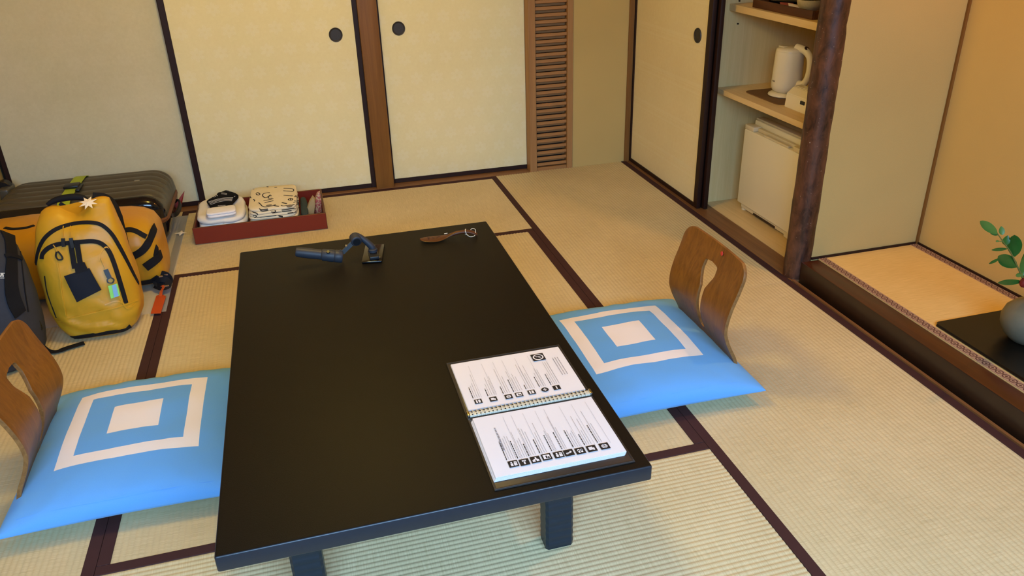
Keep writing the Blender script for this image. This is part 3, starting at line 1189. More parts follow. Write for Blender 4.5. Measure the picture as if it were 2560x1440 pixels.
def icon(page, cx, cy, s, z, kind):
    bm = bmesh.new()
    if kind == 'disc':
        vs = [bm.verts.new((cx + s * 0.5 * math.cos(a * math.pi / 12), cy + s * 0.5 * math.sin(a * math.pi / 12), z)) for a in range(24)]
        bm.faces.new(vs)
    else:
        flat(bm, cx - s / 2, cx + s / 2, cy - s / 2, cy + s / 2, z, 0)
    z2 = z + 0.00015

    def R(a, b, c, d):
        flat(bm, cx + a * s, cx + b * s, cy + c * s, cy + d * s, z2, 1)
    if kind in ('person', 'people'):
        for q in ((-0.18,) if kind == 'person' else (-0.24, 0.1)):
            R(q, q + 0.16, 0.12, 0.32)
            R(q - 0.04, q + 0.2, -0.32, 0.08)
        R(0.28, 0.38, -0.3, 0.3)
    elif kind == 'key':
        R(-0.08, 0.08, -0.32, 0.2)
        R(-0.2, 0.2, 0.1, 0.34)
    elif kind == 'bike':
        R(-0.34, -0.06, -0.3, -0.02)
        R(0.06, 0.34, -0.3, -0.02)
        R(-0.2, 0.22, -0.02, 0.1)
        R(-0.02, 0.14, 0.1, 0.34)
    elif kind == 'room':
        R(-0.34, 0.34, -0.3, 0.34)
        flat(bm, cx - 0.1 * s, cx + 0.06 * s, cy - 0.2 * s, cy + 0.2 * s, z2 + 0.0001, 0)
        flat(bm, cx + 0.1 * s, cx + 0.28 * s, cy - 0.24 * s, cy + 0.02 * s, z2 + 0.0001, 0)
    elif kind == 'phone':
        R(-0.3, -0.1, -0.2, 0.02)
        R(0.1, 0.3, -0.02, 0.22)
        R(-0.18, 0.18, -0.12, 0.06)
    elif kind == 'fan':
        R(-0.3, 0.3, 0.0, 0.16)
        R(-0.22, -0.04, -0.3, 0.3)
        R(0.06, 0.26, -0.26, 0.26)
    elif kind == 'cup':
        R(-0.3, 0.12, -0.2, 0.28)
        R(0.12, 0.3, -0.28, 0.1)
    elif kind in ('disc', 'ring'):
        K = 20
        for r0, r1 in ((0.2, 0.32),):
            a = [bm.verts.new((cx + s * r0 * math.cos(2 * math.pi * i / K), cy + s * r0 * math.sin(2 * math.pi * i / K), z2)) for i in range(K)]
            b = [bm.verts.new((cx + s * r1 * math.cos(2 * math.pi * i / K), cy + s * r1 * math.sin(2 * math.pi * i / K), z2)) for i in range(K)]
            for i in range(K if kind == 'ring' else 0):
                j = (i + 1) % K
                f = bm.faces.new((a[i], a[j], b[j], b[i]))
                f.material_index = 1
        R(-0.1, 0.1, -0.28, 0.28)
        R(-0.24, 0.24, -0.06, 0.08)
    elif kind == 'bars':
        R(-0.3, -0.1, -0.34, 0.34)
        R(0.02, 0.3, -0.34, 0.34)
    elif kind == 'bar':
        R(-0.08, 0.08, -0.36, 0.36)
    elif kind == 'nosmoke':
        K = 28
        a = [bm.verts.new((cx + s * 0.32 * math.cos(2 * math.pi * i / K), cy + s * 0.32 * math.sin(2 * math.pi * i / K), z2)) for i in range(K)]
        b = [bm.verts.new((cx + s * 0.42 * math.cos(2 * math.pi * i / K), cy + s * 0.42 * math.sin(2 * math.pi * i / K), z2)) for i in range(K)]
        for i in range(K):
            j = (i + 1) % K
            f = bm.faces.new((a[i], a[j], b[j], b[i]))
            f.material_index = 1
        d = 0.3 * s
        w = 0.03 * s
        v = [bm.verts.new(p) for p in ((cx - d, cy + d - w, z2), (cx - d + w, cy + d, z2), (cx + d, cy - d + w, z2), (cx + d - w, cy - d, z2))]
        bm.faces.new(v).material_index = 1
        R(-0.16, 0.2, 0.02, 0.1)
    return obj('icon', bm, [M_INK, M_PAPER], page, label='black square pictogram')


lowpx = [(660, 1150), (760, 1135), (860, 1112), (960, 1088), (1068, 1068), (1160, 1050), (1262, 1033), (1365, 1012), (1480, 990)]
lowk = ['people', 'key', 'bike', 'room', 'people', 'phone', 'fan', 'cup', 'ring']
tl = bmesh.new()
for (a, b), k in zip(lowpx, lowk):
    p = pz(1100 + a / 3.6, 840 + b / 3.6, ZLO)
    icon(pg_lo, p.x, p.y, 0.0215, ZLO, k)
    n = random.choice((2, 3, 4))
    hx_ = p.x - 0.011
    text_line(tl, hx_, p.y + 0.016, random.uniform(0.02, 0.07), 0.0019, ZLO, 0)
    for q in range(n):
        text_line(tl, hx_ + 0.0055 + q * 0.0052, p.y + 0.016, random.uniform(0.05, 0.125), 0.0008, ZLO, 1)
text_line(tl, 0.322, 1.345, 0.085, 0.003, ZLO, 1, (0.008, 0.016))
for x in (0.352, 0.372, 0.40, 0.43, 0.452, 0.49, 0.52, 0.555):
    text_line(tl, x, 1.30, 0.165, 0.0004, ZLO, 1, (0.05, 0.06))
obj('printed_text', tl, [M_INK, M_INKG], pg_lo)
hipx = [(345, 588), (480, 567), (618, 545), (712, 527), (825, 505), (945, 482), (1050, 463)]
hik = ['bars', 'cup', 'ring', 'room', 'bars', 'disc', 'bar']
tl = bmesh.new()
for (a, b), k in zip(hipx, hik):
    p = pz(1100 + a / 3.6, 840 + b / 3.6, ZHI)
    icon(pg_hi, p.x, p.y, 0.0185, ZHI, k)
    hx_ = p.x - 0.010
    text_line(tl, hx_, p.y + 0.016, random.uniform(0.02, 0.06), 0.0019, ZHI, 0)
    for q in range(random.choice((3, 4))):
        text_line(tl, hx_ + 0.0055 + q * 0.0055, p.y + 0.016, random.uniform(0.05, 0.12), 0.0008, ZHI, 1)
p = pz(1100 + 883 / 3.6, 840 + 190 / 3.6, ZHI)
icon(pg_hi, p.x, p.y, 0.034, ZHI, 'nosmoke')
for q in range(3):
    text_line(tl, 0.545 + q * 0.0065, 1.60, 0.085, 0.0016, ZHI, 1)
for x in (0.325, 0.36, 0.39, 0.415, 0.45, 0.485, 0.525):
    text_line(tl, x, 1.565, 0.15, 0.0004, ZHI, 1, (0.05, 0.06))
obj('printed_text', tl, [M_INK, M_INKG], pg_hi)
# ring mechanism
rm = box('ring_strip', 0.280, 0.5835, BYS - 0.0088, BYS + 0.0088, TT + 0.0026, TT + 0.0085, M_RING, binder, 0.002, 2, label='cream plastic ring strip')
bm = bmesh.new()
for i in range(29):
    x = 0.2885 + i * 0.01
    for s in (-1, 1):
        flat(bm, x - 0.002, x + 0.002, BYS + s * 0.0052 - 0.0017, BYS + s * 0.0052 + 0.0017, TT + 0.0087)
obj('binding_hole', bm, M_INK, rm)
for i in range(29):
    x = 0.2905 + i * 0.01
    pts = [(x, BYS + 0.012 * math.cos(t), TT + 0.0065 + 0.0065 * math.sin(t)) for t in [math.pi * k / 8 for k in range(9)]]
    obj('ring', tube(pts, 0.0011, 6, ups=[Vector((1, 0, 0))] * 9), M_RING, rm, sm=60)
for x in (0.279, 0.585):
    box('end_clip', x - 0.003, x + 0.003, BYS - 0.010, BYS + 0.010, TT + 0.0027, TT + 0.0115, M_METAL, rm, 0.0015, 2)

# ================================================================== GIMBAL AND PHONE
gm = empty('phone_gimbal', (-0.01, 2.5, TT), 'slate blue handheld phone gimbal lying on the black table', 'gimbal')
A, Bq = Vector((-0.084, 2.508, 0.4085)), Vector((0.062, 2.492, 0.3765))
ax = (Bq - A).normalized()


def along(t, r):
    return A + (Bq - A) * t


hp = [(0.0, 0.009), (0.01, 0.0145), (0.05, 0.0165), (0.3, 0.0175), (0.52, 0.0170), (0.56, 0.0175)]
obj('handle', tube([along(t, 0) for t, r in hp], [r for t, r in hp], 20), M_GIMB, gm, sm=50)
hp = [(0.565, 0.017), (0.60, 0.0205), (0.80, 0.0215), (0.845, 0.0205)]
hd = obj('control_head', tube([along(t, 0) for t, r in hp], [r for t, r in hp], 20), M_GIMB, gm, sm=50)
q = along(0.72, 0) + Vector((0, -0.012, 0.0155))
obj('joystick_button', cyl(q, q + Vector((0, -0.0035, 0.005)), 0.006, N=14, bev=0.001), M_GIMBD, hd, sm=40)
hp = [(0.85, 0.0195), (0.87, 0.0215), (1.0, 0.0215), (1.03, 0.018)]
obj('pan_motor', tube([along(t, 0) for t, r in hp], [r for t, r in hp], 20), M_GIMB, gm, sm=50)
e0 = py_(858, 630, 2.497)
e1 = py_(884, 604, 2.505)
obj('folding_arm', strap([e0 - ax * 0.012, e0, e0.lerp(e1, 0.5), e1], 0.014, 0.012, [Vector((0, -1, 0.2))] * 4, lift=-0.006), M_GIMBD, gm, sm=30)
q = e0.lerp(e1, 0.42) + Vector((-0.004, -0.002, 0.007))
obj('lock_screw', cyl(q + Vector((0, -0.008, 0)), q + Vector((0, 0.006, 0)), 0.0036, N=12, bev=0.0008), M_METAL, gm, sm=40)
mc = py_(889, 598, 2.508)
obj('tilt_motor', cyl(mc + Vector((0.002, -0.016, -0.004)), mc + Vector((-0.002, 0.016, 0.004)), 0.0185, N=28, bev=0.003), M_GIMB, gm, sm=40)
obj('motor_cap', cyl(mc + Vector((0.0022, -0.0185, -0.0045)), mc + Vector((0.0021, -0.0162, -0.004)), 0.0125, N=24), M_GIMBD, gm, sm=40)
m2 = py_(932, 625, 2.505)
t0, t1 = mc + Vector((0.008, 0.006, 0.010)), m2 + Vector((0, 0.004, 0.010))
obj('roll_arm', tube(crom([t0 + Vector((-0.012, 0, -0.004)), t0, t0.lerp(t1, 0.5) + Vector((0.002, 0, 0.001)), t1 + Vector((-0.002, 0, 0.000)), t1 + Vector((0, 0, -0.012))], 5), [0.0075 + 0.004 * min(1, k / 14) for k in range(21)], 14), M_GIMB, gm, sm=60)
obj('roll_motor', cyl((m2.x, m2.y, 0.373), (m2.x, m2.y, m2.z + 0.006), 0.0155, N=26, bev=0.0025), M_GIMB, gm, sm=40)
obj('phone_clamp', bm_box(m2.x - 0.016, m2.x + 0.016, m2.y - 0.042, m2.y + 0.024, 0.3605, 0.3725, 0.003, 2), M_GIMBD, gm, sm=35)
c0, c1, c2, c3 = [pz(*q, 0.356) for q in ((904, 657), (954, 657), (963, 611), (912, 611))]
ctr = (c0 + c1 + c2 + c3) / 4
dl = ((c2 + c3) / 2 - (c0 + c1) / 2)
angp = math.atan2(dl.y, dl.x) - math.pi / 2
bm = bm_box(-0.034, 0.034, -0.0725, 0.0725, 0, 0.0085, 0.003, 3)
bmesh.ops.transform(bm, matrix=Matrix.Translation((ctr.x, ctr.y, TT + 0.0006)) @ Matrix.Rotation(angp, 4, 'Z'), verts=bm.verts)
ph = empty('smartphone', (ctr.x, ctr.y, TT + 0.0006), 'black smartphone lying face down under the gimbal clamp', 'phone')
obj('phone_body', bm, M_PHONE, ph, sm=35)
fx = Matrix.Translation((ctr.x, ctr.y, TT + 0.0006)) @ Matrix.Rotation(angp, 4, 'Z')
for (a, b) in ((0.016, -0.036), (0.016, -0.052), (0.024, -0.044)):
    q = fx @ Vector((a, b, 0.0083))
    obj('camera_lens', cyl(q, q + Vector((0, 0, 0.0014)), 0.0042, N=16), M_METAL, ph, sm=40)

# ================================================================== WOODEN SPATULA
sp = empty('wooden_spatula', (0.45, 2.59, TT), 'small carved wooden spatula with white cord on the black table', 'spatula')
A0, A1 = Vector((0.345, 2.594, 0)), Vector((0.551, 2.576, 0))
prof = [(0.0, 0.004, .3585), (0.03, 0.013, .3578), (0.1, 0.0215, .3565), (0.22, 0.0265, .3555), (0.34, 0.0245, .356), (0.44, 0.0165, .3595), (0.52, 0.011, .364), (0.62, 0.0085, .3695), (0.75, 0.0085, .3725), (0.87, 0.010, .3695), (0.95, 0.0115, .363), (1.0, 0.009, .3575)]
pts = crom([(t, w, z) for t, w, z in prof], 4)
dirv = (A1 - A0)
side = Vector((-dirv.y, dirv.x, 0)).normalized()
rings = []
for q in pts:
    c = A0 + dirv * q.x + Vector((0, 0, q.z))
    th = 0.0035 if q.x < 0.45 else 0.0035 + 0.0035 * min(1, (q.x - 0.45) / 0.15)
    rings.append([c + side * (q.y * math.cos(a)) + Vector((0, 0, th * math.sin(a))) for a in [2 * math.pi * i / 16 for i in range(16)]])
obj('blade_and_handle', bm_loft(rings), M_SPAT, sp, sm=60)
cp = A0 + dirv * 0.80 + Vector((0, 0, 0.371))
ring_pts = [cp + side * (0.0115 * math.cos(a)) + Vector((0.002 * math.sin(a * 2), 0, 0.0105 * math.sin(a))) for a in [2 * math.pi * k / 20 for k in range(21)]]
bm = tube(ring_pts, 0.0012, 6, ups=[Vector((1, 0, 0))] * 21)
lp = crom([cp + Vector((0.0, -0.011, -0.004)), cp + Vector((0.012, -0.018, -0.013)), cp + Vector((0.03, -0.014, -0.012)), cp + Vector((0.036, -0.002, 0.004)), cp + Vector((0.028, 0.008, 0.007)), cp + Vector((0.02, 0.006, 0.004))], 5)
tube(lp, 0.0012, 6, bm=bm)
obj('cord_loop', bm, M_CORD, sp, sm=60, label='white cord loop')
q = A0 + dirv * 0.46 + side * 0.014 + Vector((0, 0, 0.3665))
obj('cord_end', tube([q + Vector((-0.006, 0, 0)), q, q + Vector((0.006, 0, 0.0005))], 0.0013, 6), M_CORD, sp, sm=60)
bm = bmesh.new()
for k in range(9):
    t = random.uniform(0.14, 0.36)
    c = A0 + dirv * t + side * random.uniform(-0.01, 0.008)
    zz = 0.3605 if t < 0.3 else 0.3612
    a = random.uniform(0, 3.14)
    d = Vector((math.cos(a), math.sin(a), 0)) * random.uniform(0.002, 0.005)
    strap([c - d + Vector((0, 0, zz - 0.0006)), c + Vector((0, 0, zz - 0.0003)), c + d + Vector((0, 0, zz - 0.0006))], 0.0011, 0.0006, bm=bm)
obj('carved_mark', bm, M_INK, sp)


# ================================================================== LUGGAGE ON ITS PLASTIC SHEET
sh = bmesh.new()
NX, NY = 40, 56
pts = [[None] * (NX + 1) for _ in range(NY + 1)]
for j in range(NY + 1):
    for i in range(NX + 1):
        u, v = i / NX, j / NY
        x = -1.46 + u * (-0.632 + 1.46) - 0.012 * v * u
        y = 3.045 + v * (4.165 - 3.045)
        zz = 0.0020 + 0.0008 * max(0, noise.noise(Vector((x * 7, y * 7, 0))))
        pts[j][i] = sh.verts.new((x, y, zz))
for j in range(NY):
    for i in range(NX):
        sh.faces.new((pts[j][i], pts[j][i + 1], pts[j + 1][i + 1], pts[j + 1][i]))
tag(obj('plastic_sheet', sh, M_SHEET, sm=180), 'clear plastic sheet spread on the tatami under the luggage', 'sheet')

# ---- suitcase (lying flat), lofted along its length
SX0, SX1, SYa, SYb, SZ = -1.425, -0.672, 3.715, 4.205, 0.272
suit = empty('suitcase', ((SX0 + SX1) / 2, (SYa + SYb) / 2, 0.006), 'ribbed dark hard shell suitcase lying flat against the sliding door', 'suitcase')


def case_section(f, z_lo, z_hi, ribs, half):
    """half profile across the case: (y, relative height), evenly spread over the flat face"""
    cy = (SYa + SYb) / 2
    hy = (SYb - SYa) / 2
    out = []
    K = 150
    for k in range(K + 1):
        t = math.sin((-1 + 2 * k / K) * math.pi / 2)
        zz = max(0.0, 1 - abs(t) ** 6) ** (1 / 5)
        out.append([cy + hy * t, zz])
    return out


def case_shell(z_mid, z_out, ribs):
    rings = []
    L = SX1 - SX0
    NS = 46
    cy = (SYa + SYb) / 2
    for k in range(NS + 1):
        t = k / NS
        t = t - 0.09 * math.sin(2 * math.pi * t)
        x = SX0 + L * t
        d = min(x - SX0, SX1 - x)
        R = 0.10
        q = 1.0 if d > R else math.sqrt(max(0.0, 1 - (1 - d / R) ** 2))
        fz = 0.30 + 0.70 * (q ** 0.8)
        fy = 0.80 + 0.20 * q
        ring = []
        for (y, zz) in case_section(1, 0, 0, ribs, 0):
            yy = cy + (y - cy) * fy
            z_ = z_mid + (z_out - z_mid) * zz * fz
            if ribs and zz > 0.80:
                w = abs(math.sin((y - SYa) / (SYb - SYa) * math.pi * 7.0)) ** 0.55
                env = min(1, (zz - 0.80) / 0.12) * min(1, d / 0.03)
                z_ += 0.019 * env * (w - 1.0)
            ring.append(Vector((x, yy, z_)))
        rings.append(ring)
    bm = bmesh.new()
    vs = [[bm.verts.new(p) for p in r] for r in rings]
    for a, b in zip(vs[:-1], vs[1:]):
        for i in range(len(a) - 1):
            bm.faces.new((a[i], a[i + 1], b[i + 1], b[i]))
    bm.faces.new(vs[0])
    bm.faces.new(vs[-1][::-1])
    for a, b in zip(vs[:-1], vs[1:]):
        bm.faces.new((a[0], b[0], b[-1], a[-1]))
    return bm


up = case_shell(0.146, SZ, True)
bvh_suit = bvh_of(up)
up.normal_update()
for f in up.faces:
    c = f.calc_center_median()
    if c.y < SYa + 0.045 and c.z < 0.262:
        f.material_index = 1
obj('upper_shell', up, [M_CASE, M_CASEG], suit, sm=50, label='ribbed grey top shell with glossy navy side')
obj('lower_shell', case_shell(0.136, 0.008, False), M_CASEG, suit, sm=50)
# brown zip trim round the middle
rings = []
bm = bmesh.new()
for zz, g in ((0.129, 0.0), (0.131, 0.008), (0.138, 0.010), (0.1395, 0.0075), (0.1425, 0.0075), (0.144, 0.010), (0.151, 0.008), (0.153, 0.0)):
    rings.append(sring((SX0 + SX1) / 2, (SYa + SYb) / 2, zz, (SX1 - SX0) / 2 - 0.002 + g, (SYb - SYa) / 2 - 0.002 + g, 9.0, 96))
bm_loft(rings, bm=bm)
obj('zip_trim', bm, M_CASEB, suit, sm=40, label='brown zip trim round the middle')
# lime belt with buckle
bx_ = -1.087
bp, bn = [], []
for k in range(26):
    y = SYa + 0.012 + (SYb - SYa - 0.03) * k / 25
    h = bvh_suit.ray_cast(Vector((bx_, y, 1)), Vector((0, 0, -1)))
    if h[0]:
        bp.append(Vector((h[0].x, h[0].y, max(h[0].z, 0.268) if 3.76 < y < 4.16 else h[0].z)))
        bn.append(Vector((0, 0, 1)))
bp = relax(bp, 4)
belt = obj('belt', strap([bp[0] + Vector((0, -0.024, -0.12))] + bp + [bp[-1] + Vector((0, 0.012, -0.1))], 0.052, 0.002, [Vector((0, -0.6, 0.6))] + bn + [Vector((0, 1, 0.2))], lift=0.006), M_LIME, suit, sm=40, label='lime green luggage belt')
obj('belt_buckle', bm_box(bx_ - 0.033, bx_ + 0.033, 3.925, 3.985, 0.279, 0.292, 0.004, 2), M_BLACKP, belt, sm=35, label='black plastic buckle')
obj('buckle_side', bm_box(bx_ + 0.026, bx_ + 0.046, 3.88, 3.975, 0.276, 0.286, 0.004, 2), M_BLACKP, belt, sm=35)
q = cast(bvh_suit, 343, 452)[0]
obj('emblem', bm_box(q.x - 0.013, q.x + 0.013, q.y - 0.012, q.y + 0.012, q.z - 0.002, q.z + 0.0035, 0.001, 1), M_METAL, suit)
# wheels and side handle
for (wx, wy) in ((-1.435, 4.15), (-1.435, 3.79)):
    obj('wheel', cyl((wx, wy - 0.014, 0.255), (wx, wy + 0.03, 0.255), 0.032, N=22, bev=0.004), M_BLACKP, suit, sm=40)
obj('wheel_housing', bm_box(-1.448, -1.40, 4.09, 4.20, 0.20, 0.262, 0.012, 3), M_CASE, suit, sm=35)
hp = crom([(-0.675, 3.86, 0.115), (-0.655, 3.88, 0.115), (-0.648, 3.96, 0.115), (-0.655, 4.05, 0.115), (-0.675, 4.07, 0.115)], 6)
obj('side_handle', strap(hp, 0.02, 0.008, [Vector((1, 0, 0.2))] * len(hp)), M_BLACKP, suit, sm=40)
tg = [py_(461, 477, 4.08), py_(452, 524, 4.06), py_(440, 540, 4.04), py_(437, 512, 4.06)]
obj('luggage_tag', poly_prism(tg, 0.004, Vector((0.2, -1, 0.1)).normalized()), M_RED, suit, label='pointed red leather luggage tag')
obj('tag_strap', tube(crom([tg[2], tg[2] + Vector((-0.012, 0.01, 0.0)), Vector((-0.652, 4.03, 0.112))], 5), 0.004, 8), M_CASEB, suit, sm=60)

# ---- yellow duffel bag behind the backpack, lofted along x
duf = empty('duffel_bag', (-1.05, 3.40, 0.006), 'yellow waterproof duffel bag with black webbing between backpack and suitcase', 'bag')
rings = []
for k, (x, hy, hz, cz) in enumerate([(-1.452, 0.10, 0.10, 0.145), (-1.445, 0.14, 0.13, 0.155), (-1.41, 0.165, 0.15, 0.163), (-1.30, 0.175, 0.157, 0.166), (-1.15, 0.178, 0.158, 0.167), (-1.0, 0.178, 0.156, 0.165),
                                     (-0.85, 0.176, 0.155, 0.164), (-0.76, 0.172, 0.153, 0.162), (-0.71, 0.165, 0.148, 0.158), (-0.675, 0.150, 0.140, 0.151), (-0.655, 0.125, 0.122, 0.142), (-0.648, 0.085, 0.085, 0.138)]):
    r = []
    N = 56
    for i in range(N):
        a = 2 * math.pi * i / N
        c, s = math.cos(a), math.sin(a)
        y = hy * math.copysign(abs(c) ** (2 / 3.2), c)
        z_ = hz * math.copysign(abs(s) ** (2 / 3.2), s)
        w = noise.noise(Vector((x * 7, y * 9, z_ * 9))) * 0.012
        r.append(Vector((x, 3.395 + y + w * c, max(0.0075, cz + z_ + w * s * (0.6 if s > 0 else 0.1)))))
    rings.append(r)
db = bm_loft(rings)
bmesh.ops.subdivide_edges(db, edges=[e for e in db.edges if abs(e.verts[0].co.x - e.verts[1].co.x) > 0.03], cuts=2, use_grid_fill=True)
bvh_d = bvh_of(db)
obj('bag_body', db, M_YEL2, duf, sm=80)
obj('webbing_band', surf_strap(bvh_d, [(388, 566), (380, 585), (372, 604), (360, 622), (345, 634), (328, 642)], 0.030, 0.003), M_WEB, duf, sm=40)
obj('webbing_band', surf_strap(bvh_d, [(308, 577), (324, 574), (340, 578), (356, 587), (366, 592)], 0.020, 0.003), M_WEB, duf, sm=40)
obj('grab_handle', surf_strap(bvh_d, [(362, 668), (372, 661), (384, 652), (395, 642), (400, 634)], 0.036, 0.006, 0.002), M_WEB, duf, sm=40, label='padded black grab handle')
obj('webbing_band', surf_strap(bvh_d, [(12, 570), (30, 573), (50, 572), (66, 570), (86, 564)], 0.014, 0.003), M_WEB, duf, sm=40)
obj('webbing_band', surf_strap(bvh_d, [(392, 615), (390, 630), (388, 640)], 0.022, 0.003), M_WEB, duf, sm=40)
obj('base_band', surf_strap(bvh_d, [(340, 708), (360, 706), (380, 702), (396, 692)], 0.028, 0.003), M_WEB, duf, sm=40)
# bunched shoulder strap with buckle on the floor and the orange tag
bm = bmesh.new()
lp = [pz(a, b, c) for a, b, c in ((372, 704, 0.030), (386, 694, 0.055), (404, 685, 0.070), (420, 690, 0.062), (425, 702, 0.040), (414, 712, 0.034), (398, 712, 0.034), (390, 703, 0.046), (402, 697, 0.058), (418, 702, 0.048), (420, 714, 0.034), (404, 719, 0.030), (388, 713, 0.030))]
lp = crom(lp, 6)
strap(lp, 0.026, 0.0035, [Vector((0.3 * math.sin(k * 0.25), -0.8, 0.6 + 0.3 * math.cos(k * 0.2))).normalized() for k in range(len(lp))], bm=bm)
obj('shoulder_strap', bm, M_WEB, duf, sm=50, label='bunched black shoulder strap')
for (qx, qy) in ((415, 686), (402, 690), (416, 714)):
    q = pz(qx, qy, 0.07)
    obj('buckle_glint', bm_box(q.x - 0.008, q.x + 0.008, q.y - 0.004, q.y + 0.004, 0.066, 0.0715, 0.001, 1), M_METAL, duf)
t = [pz(377, 785, 0.010), pz(402, 784, 0.010), pz(415, 742, 0.013), pz(404, 737, 0.014), pz(391, 741, 0.013)]
obj('luggage_tag', poly_prism(t, 0.003), M_ORANGE, duf, label='orange luggage tag lying on the floor')
q0 = pz(401, 742, 0.016)
q1 = pz(405, 715, 0.045)
obj('tag_strap', strap(crom([q0, q0 + Vector((0.004, 0.02, 0.012)), q1 + Vector((0.008, -0.01, 0)), q1], 5), 0.012, 0.002), M_ORANGE, duf, sm=50)

# ---- yellow backpack
bpk = empty('backpack', (-0.852, 3.0, 0.004), 'yellow waterproof backpack standing in front of the duffel bag', 'backpack')
prof = [  # z, half width, half depth, centre x, centre y, exponent
    (0.0042, 0.090, 0.070, -0.850, 2.995, 4), (0.008, 0.112, 0.090, -0.850, 2.997, 4), (0.024, 0.130, 0.098, -0.849, 3.000, 4), (0.05, 0.146, 0.103, -0.849, 3.003, 3.6), (0.09, 0.158, 0.105, -0.850, 3.007, 3.4),
    (0.15, 0.162, 0.104, -0.854, 3.014, 3.2), (0.21, 0.162, 0.099, -0.857, 3.022, 3.1), (0.27, 0.160, 0.092, -0.859, 3.031, 3.0), (0.33, 0.154, 0.082, -0.860, 3.040, 3.0), (0.38, 0.145, 0.070, -0.859, 3.048, 3.0),
    (0.42, 0.135, 0.056, -0.856, 3.055, 3.2), (0.45, 0.127, 0.042, -0.852, 3.060, 3.4), (0.472, 0.121, 0.028, -0.849, 3.063, 3.6), (0.486, 0.117, 0.015, -0.847, 3.066, 4), (0.491, 0.112, 0.006, -0.847, 3.068, 4)]
dense = []
for a, b in zip(prof[:-1], prof[1:]):
    for k in range(4):
        f = k / 4
        dense.append([a[i] + (b[i] - a[i]) * f for i in range(6)])
dense.append(list(prof[-1]))
rings = []
for (zz, a, b, cx, cy, n) in dense:
    r = sring(cx, cy, zz, a, b, n, 72)
    for p in r:
        # neckline dip, creases and bulging pocket
        u = (p.x - cx) / max(a, 1e-3)
        if zz > 0.40:
            g = (zz - 0.40) / 0.086
            p.z -= 0.050 * g * math.exp(-(u / 0.40) ** 2) - 0.010 * g * u + 0.012 * g * abs(u) ** 6
        front = p.y < cy
        if front:
            pk = math.exp(-((u / 0.78) ** 6)) * math.exp(-(((zz - 0.16) / 0.165) ** 6))
            p.y -= 0.020 * pk
        am = 0.009 if zz > 0.06 else 0.002
        p.y += am * noise.noise(Vector((p.x * 16, zz * 12, 0.5))) + (0.009 * noise.noise(Vector((p.x * 26 + zz * 36, zz * 26, 4.5))) if 0.03 < zz < 0.15 else 0)
        p.x += 0.004 * noise.noise(Vector((p.y * 20, zz * 14, 2.5)))
    rings.append(r)
bb_ = bm_loft(rings)
bvh_b = bvh_of(bb_)
obj('bag_body', bb_, M_YEL, bpk, sm=80)
obj('main_zip', surf_strap(bvh_b, [(90, 660), (96, 628), (110, 598), (135, 576), (165, 564), (200, 557), (235, 557), (258, 565), (280, 586), (298, 616), (316, 650), (334, 686), (346, 708)], 0.014, 0.003,
                           widths=None), M_WEB, bpk, sm=40, label='black main zip')
obj('pocket_zip', surf_strap(bvh_b, [(105, 648), (107, 635), (120, 621), (140, 612), (165, 608), (200, 605), (232, 603), (255, 610), (272, 628), (284, 656), (295, 690), (306, 726), (315, 758)], 0.016, 0.003), M_WEB, bpk, sm=40, label='black pocket zip')
obj('side_seam', surf_strap(bvh_b, [(112, 690), (118, 730), (130, 765), (141, 794)], 0.004, 0.002), M_WEB, bpk, sm=40)
# raised yellow seams of the pocket and base
for pix_ in ([(140, 640), (150, 690), (156, 740), (166, 790)], [(248, 652), (252, 632), (264, 618), (276, 622)], [(140, 806), (190, 792), (250, 778), (305, 764), (344, 750)], [(300, 748), (318, 772), (336, 760)], [(262, 762), (290, 752), (312, 760)]):
    obj('seam', surf_strap(bvh_b, pix_, 0.005, 0.0035, -0.0005), M_YEL, bpk, sm=60)
# zip pulls
for pts_ in ([(159, 596), (160, 610), (161, 617)], [(178, 595), (181, 608), (184, 620)]):
    obj('zip_pull', surf_strap(bvh_b, pts_, 0.012, 0.005, 0.003), M_BLACKP, bpk, sm=40)
for pts_ in ([(159, 566), (158, 580), (160, 596)], [(177, 566), (176, 580), (178, 596)], [(134, 612), (140, 620), (144, 630)], [(252, 645), (258, 660), (266, 676)]):
    obj('pull_cord', surf_strap(bvh_b, pts_, 0.003, 0.003, 0.002), M_YEL, bpk, sm=40)


def loop_pull(pix, w):
    return obj('zip_pull', surf_strap(bvh_b, pix, w, 0.004, 0.003, rel=0), M_BLACKP, bpk, sm=40)


loop_pull([(143, 630), (141, 640), (147, 650), (157, 648), (155, 640), (146, 629)], 0.005)
loop_pull([(264, 674), (268, 684), (273, 694)], 0.016)
loop_pull([(275, 694), (268, 699), (270, 706), (280, 707), (284, 699), (276, 694)], 0.004)
for k, xx in enumerate((186, 202)):
    obj('webbing_strap', surf_strap(bvh_b, [(xx - 8, 609), (xx - 3, 640), (xx + 2, 672)], 0.017, 0.003, 0.004), M_WEB, bpk, sm=40)
# navy flap
corners = [(161, 690), (224, 670), (254, 724), (193, 755)]


def surf_quad(bvh, c, n, lift, th):
    bm = bmesh.new()
    g = []
    for j in range(n + 1):
        row = []
        for i in range(n + 1):
            u, v = i / n, j / n
            x = (c[0][0] * (1 - u) + c[1][0] * u) * (1 - v) + (c[3][0] * (1 - u) + c[2][0] * u) * v
            y = (c[0][1] * (1 - u) + c[1][1] * u) * (1 - v) + (c[3][1] * (1 - u) + c[2][1] * u) * v
            h = cast(bvh, x, y)
            row.append(h[0] + h[1] * lift)
        g.append(row)
    vv = [[bm.verts.new(p) for p in r] for r in g]
    for j in range(n):
        for i in range(n):
            bm.faces.new((vv[j][i], vv[j][i + 1], vv[j + 1][i + 1], vv[j + 1][i]))
    r = bmesh.ops.extrude_face_region(bm, geom=list(bm.faces))
    nrm = (-ray(c[0][0], c[0][1])).normalized()
    bmesh.ops.translate(bm, vec=nrm * th, verts=[v for v in r['geom'] if isinstance(v, bmesh.types.BMVert)])
    return bm


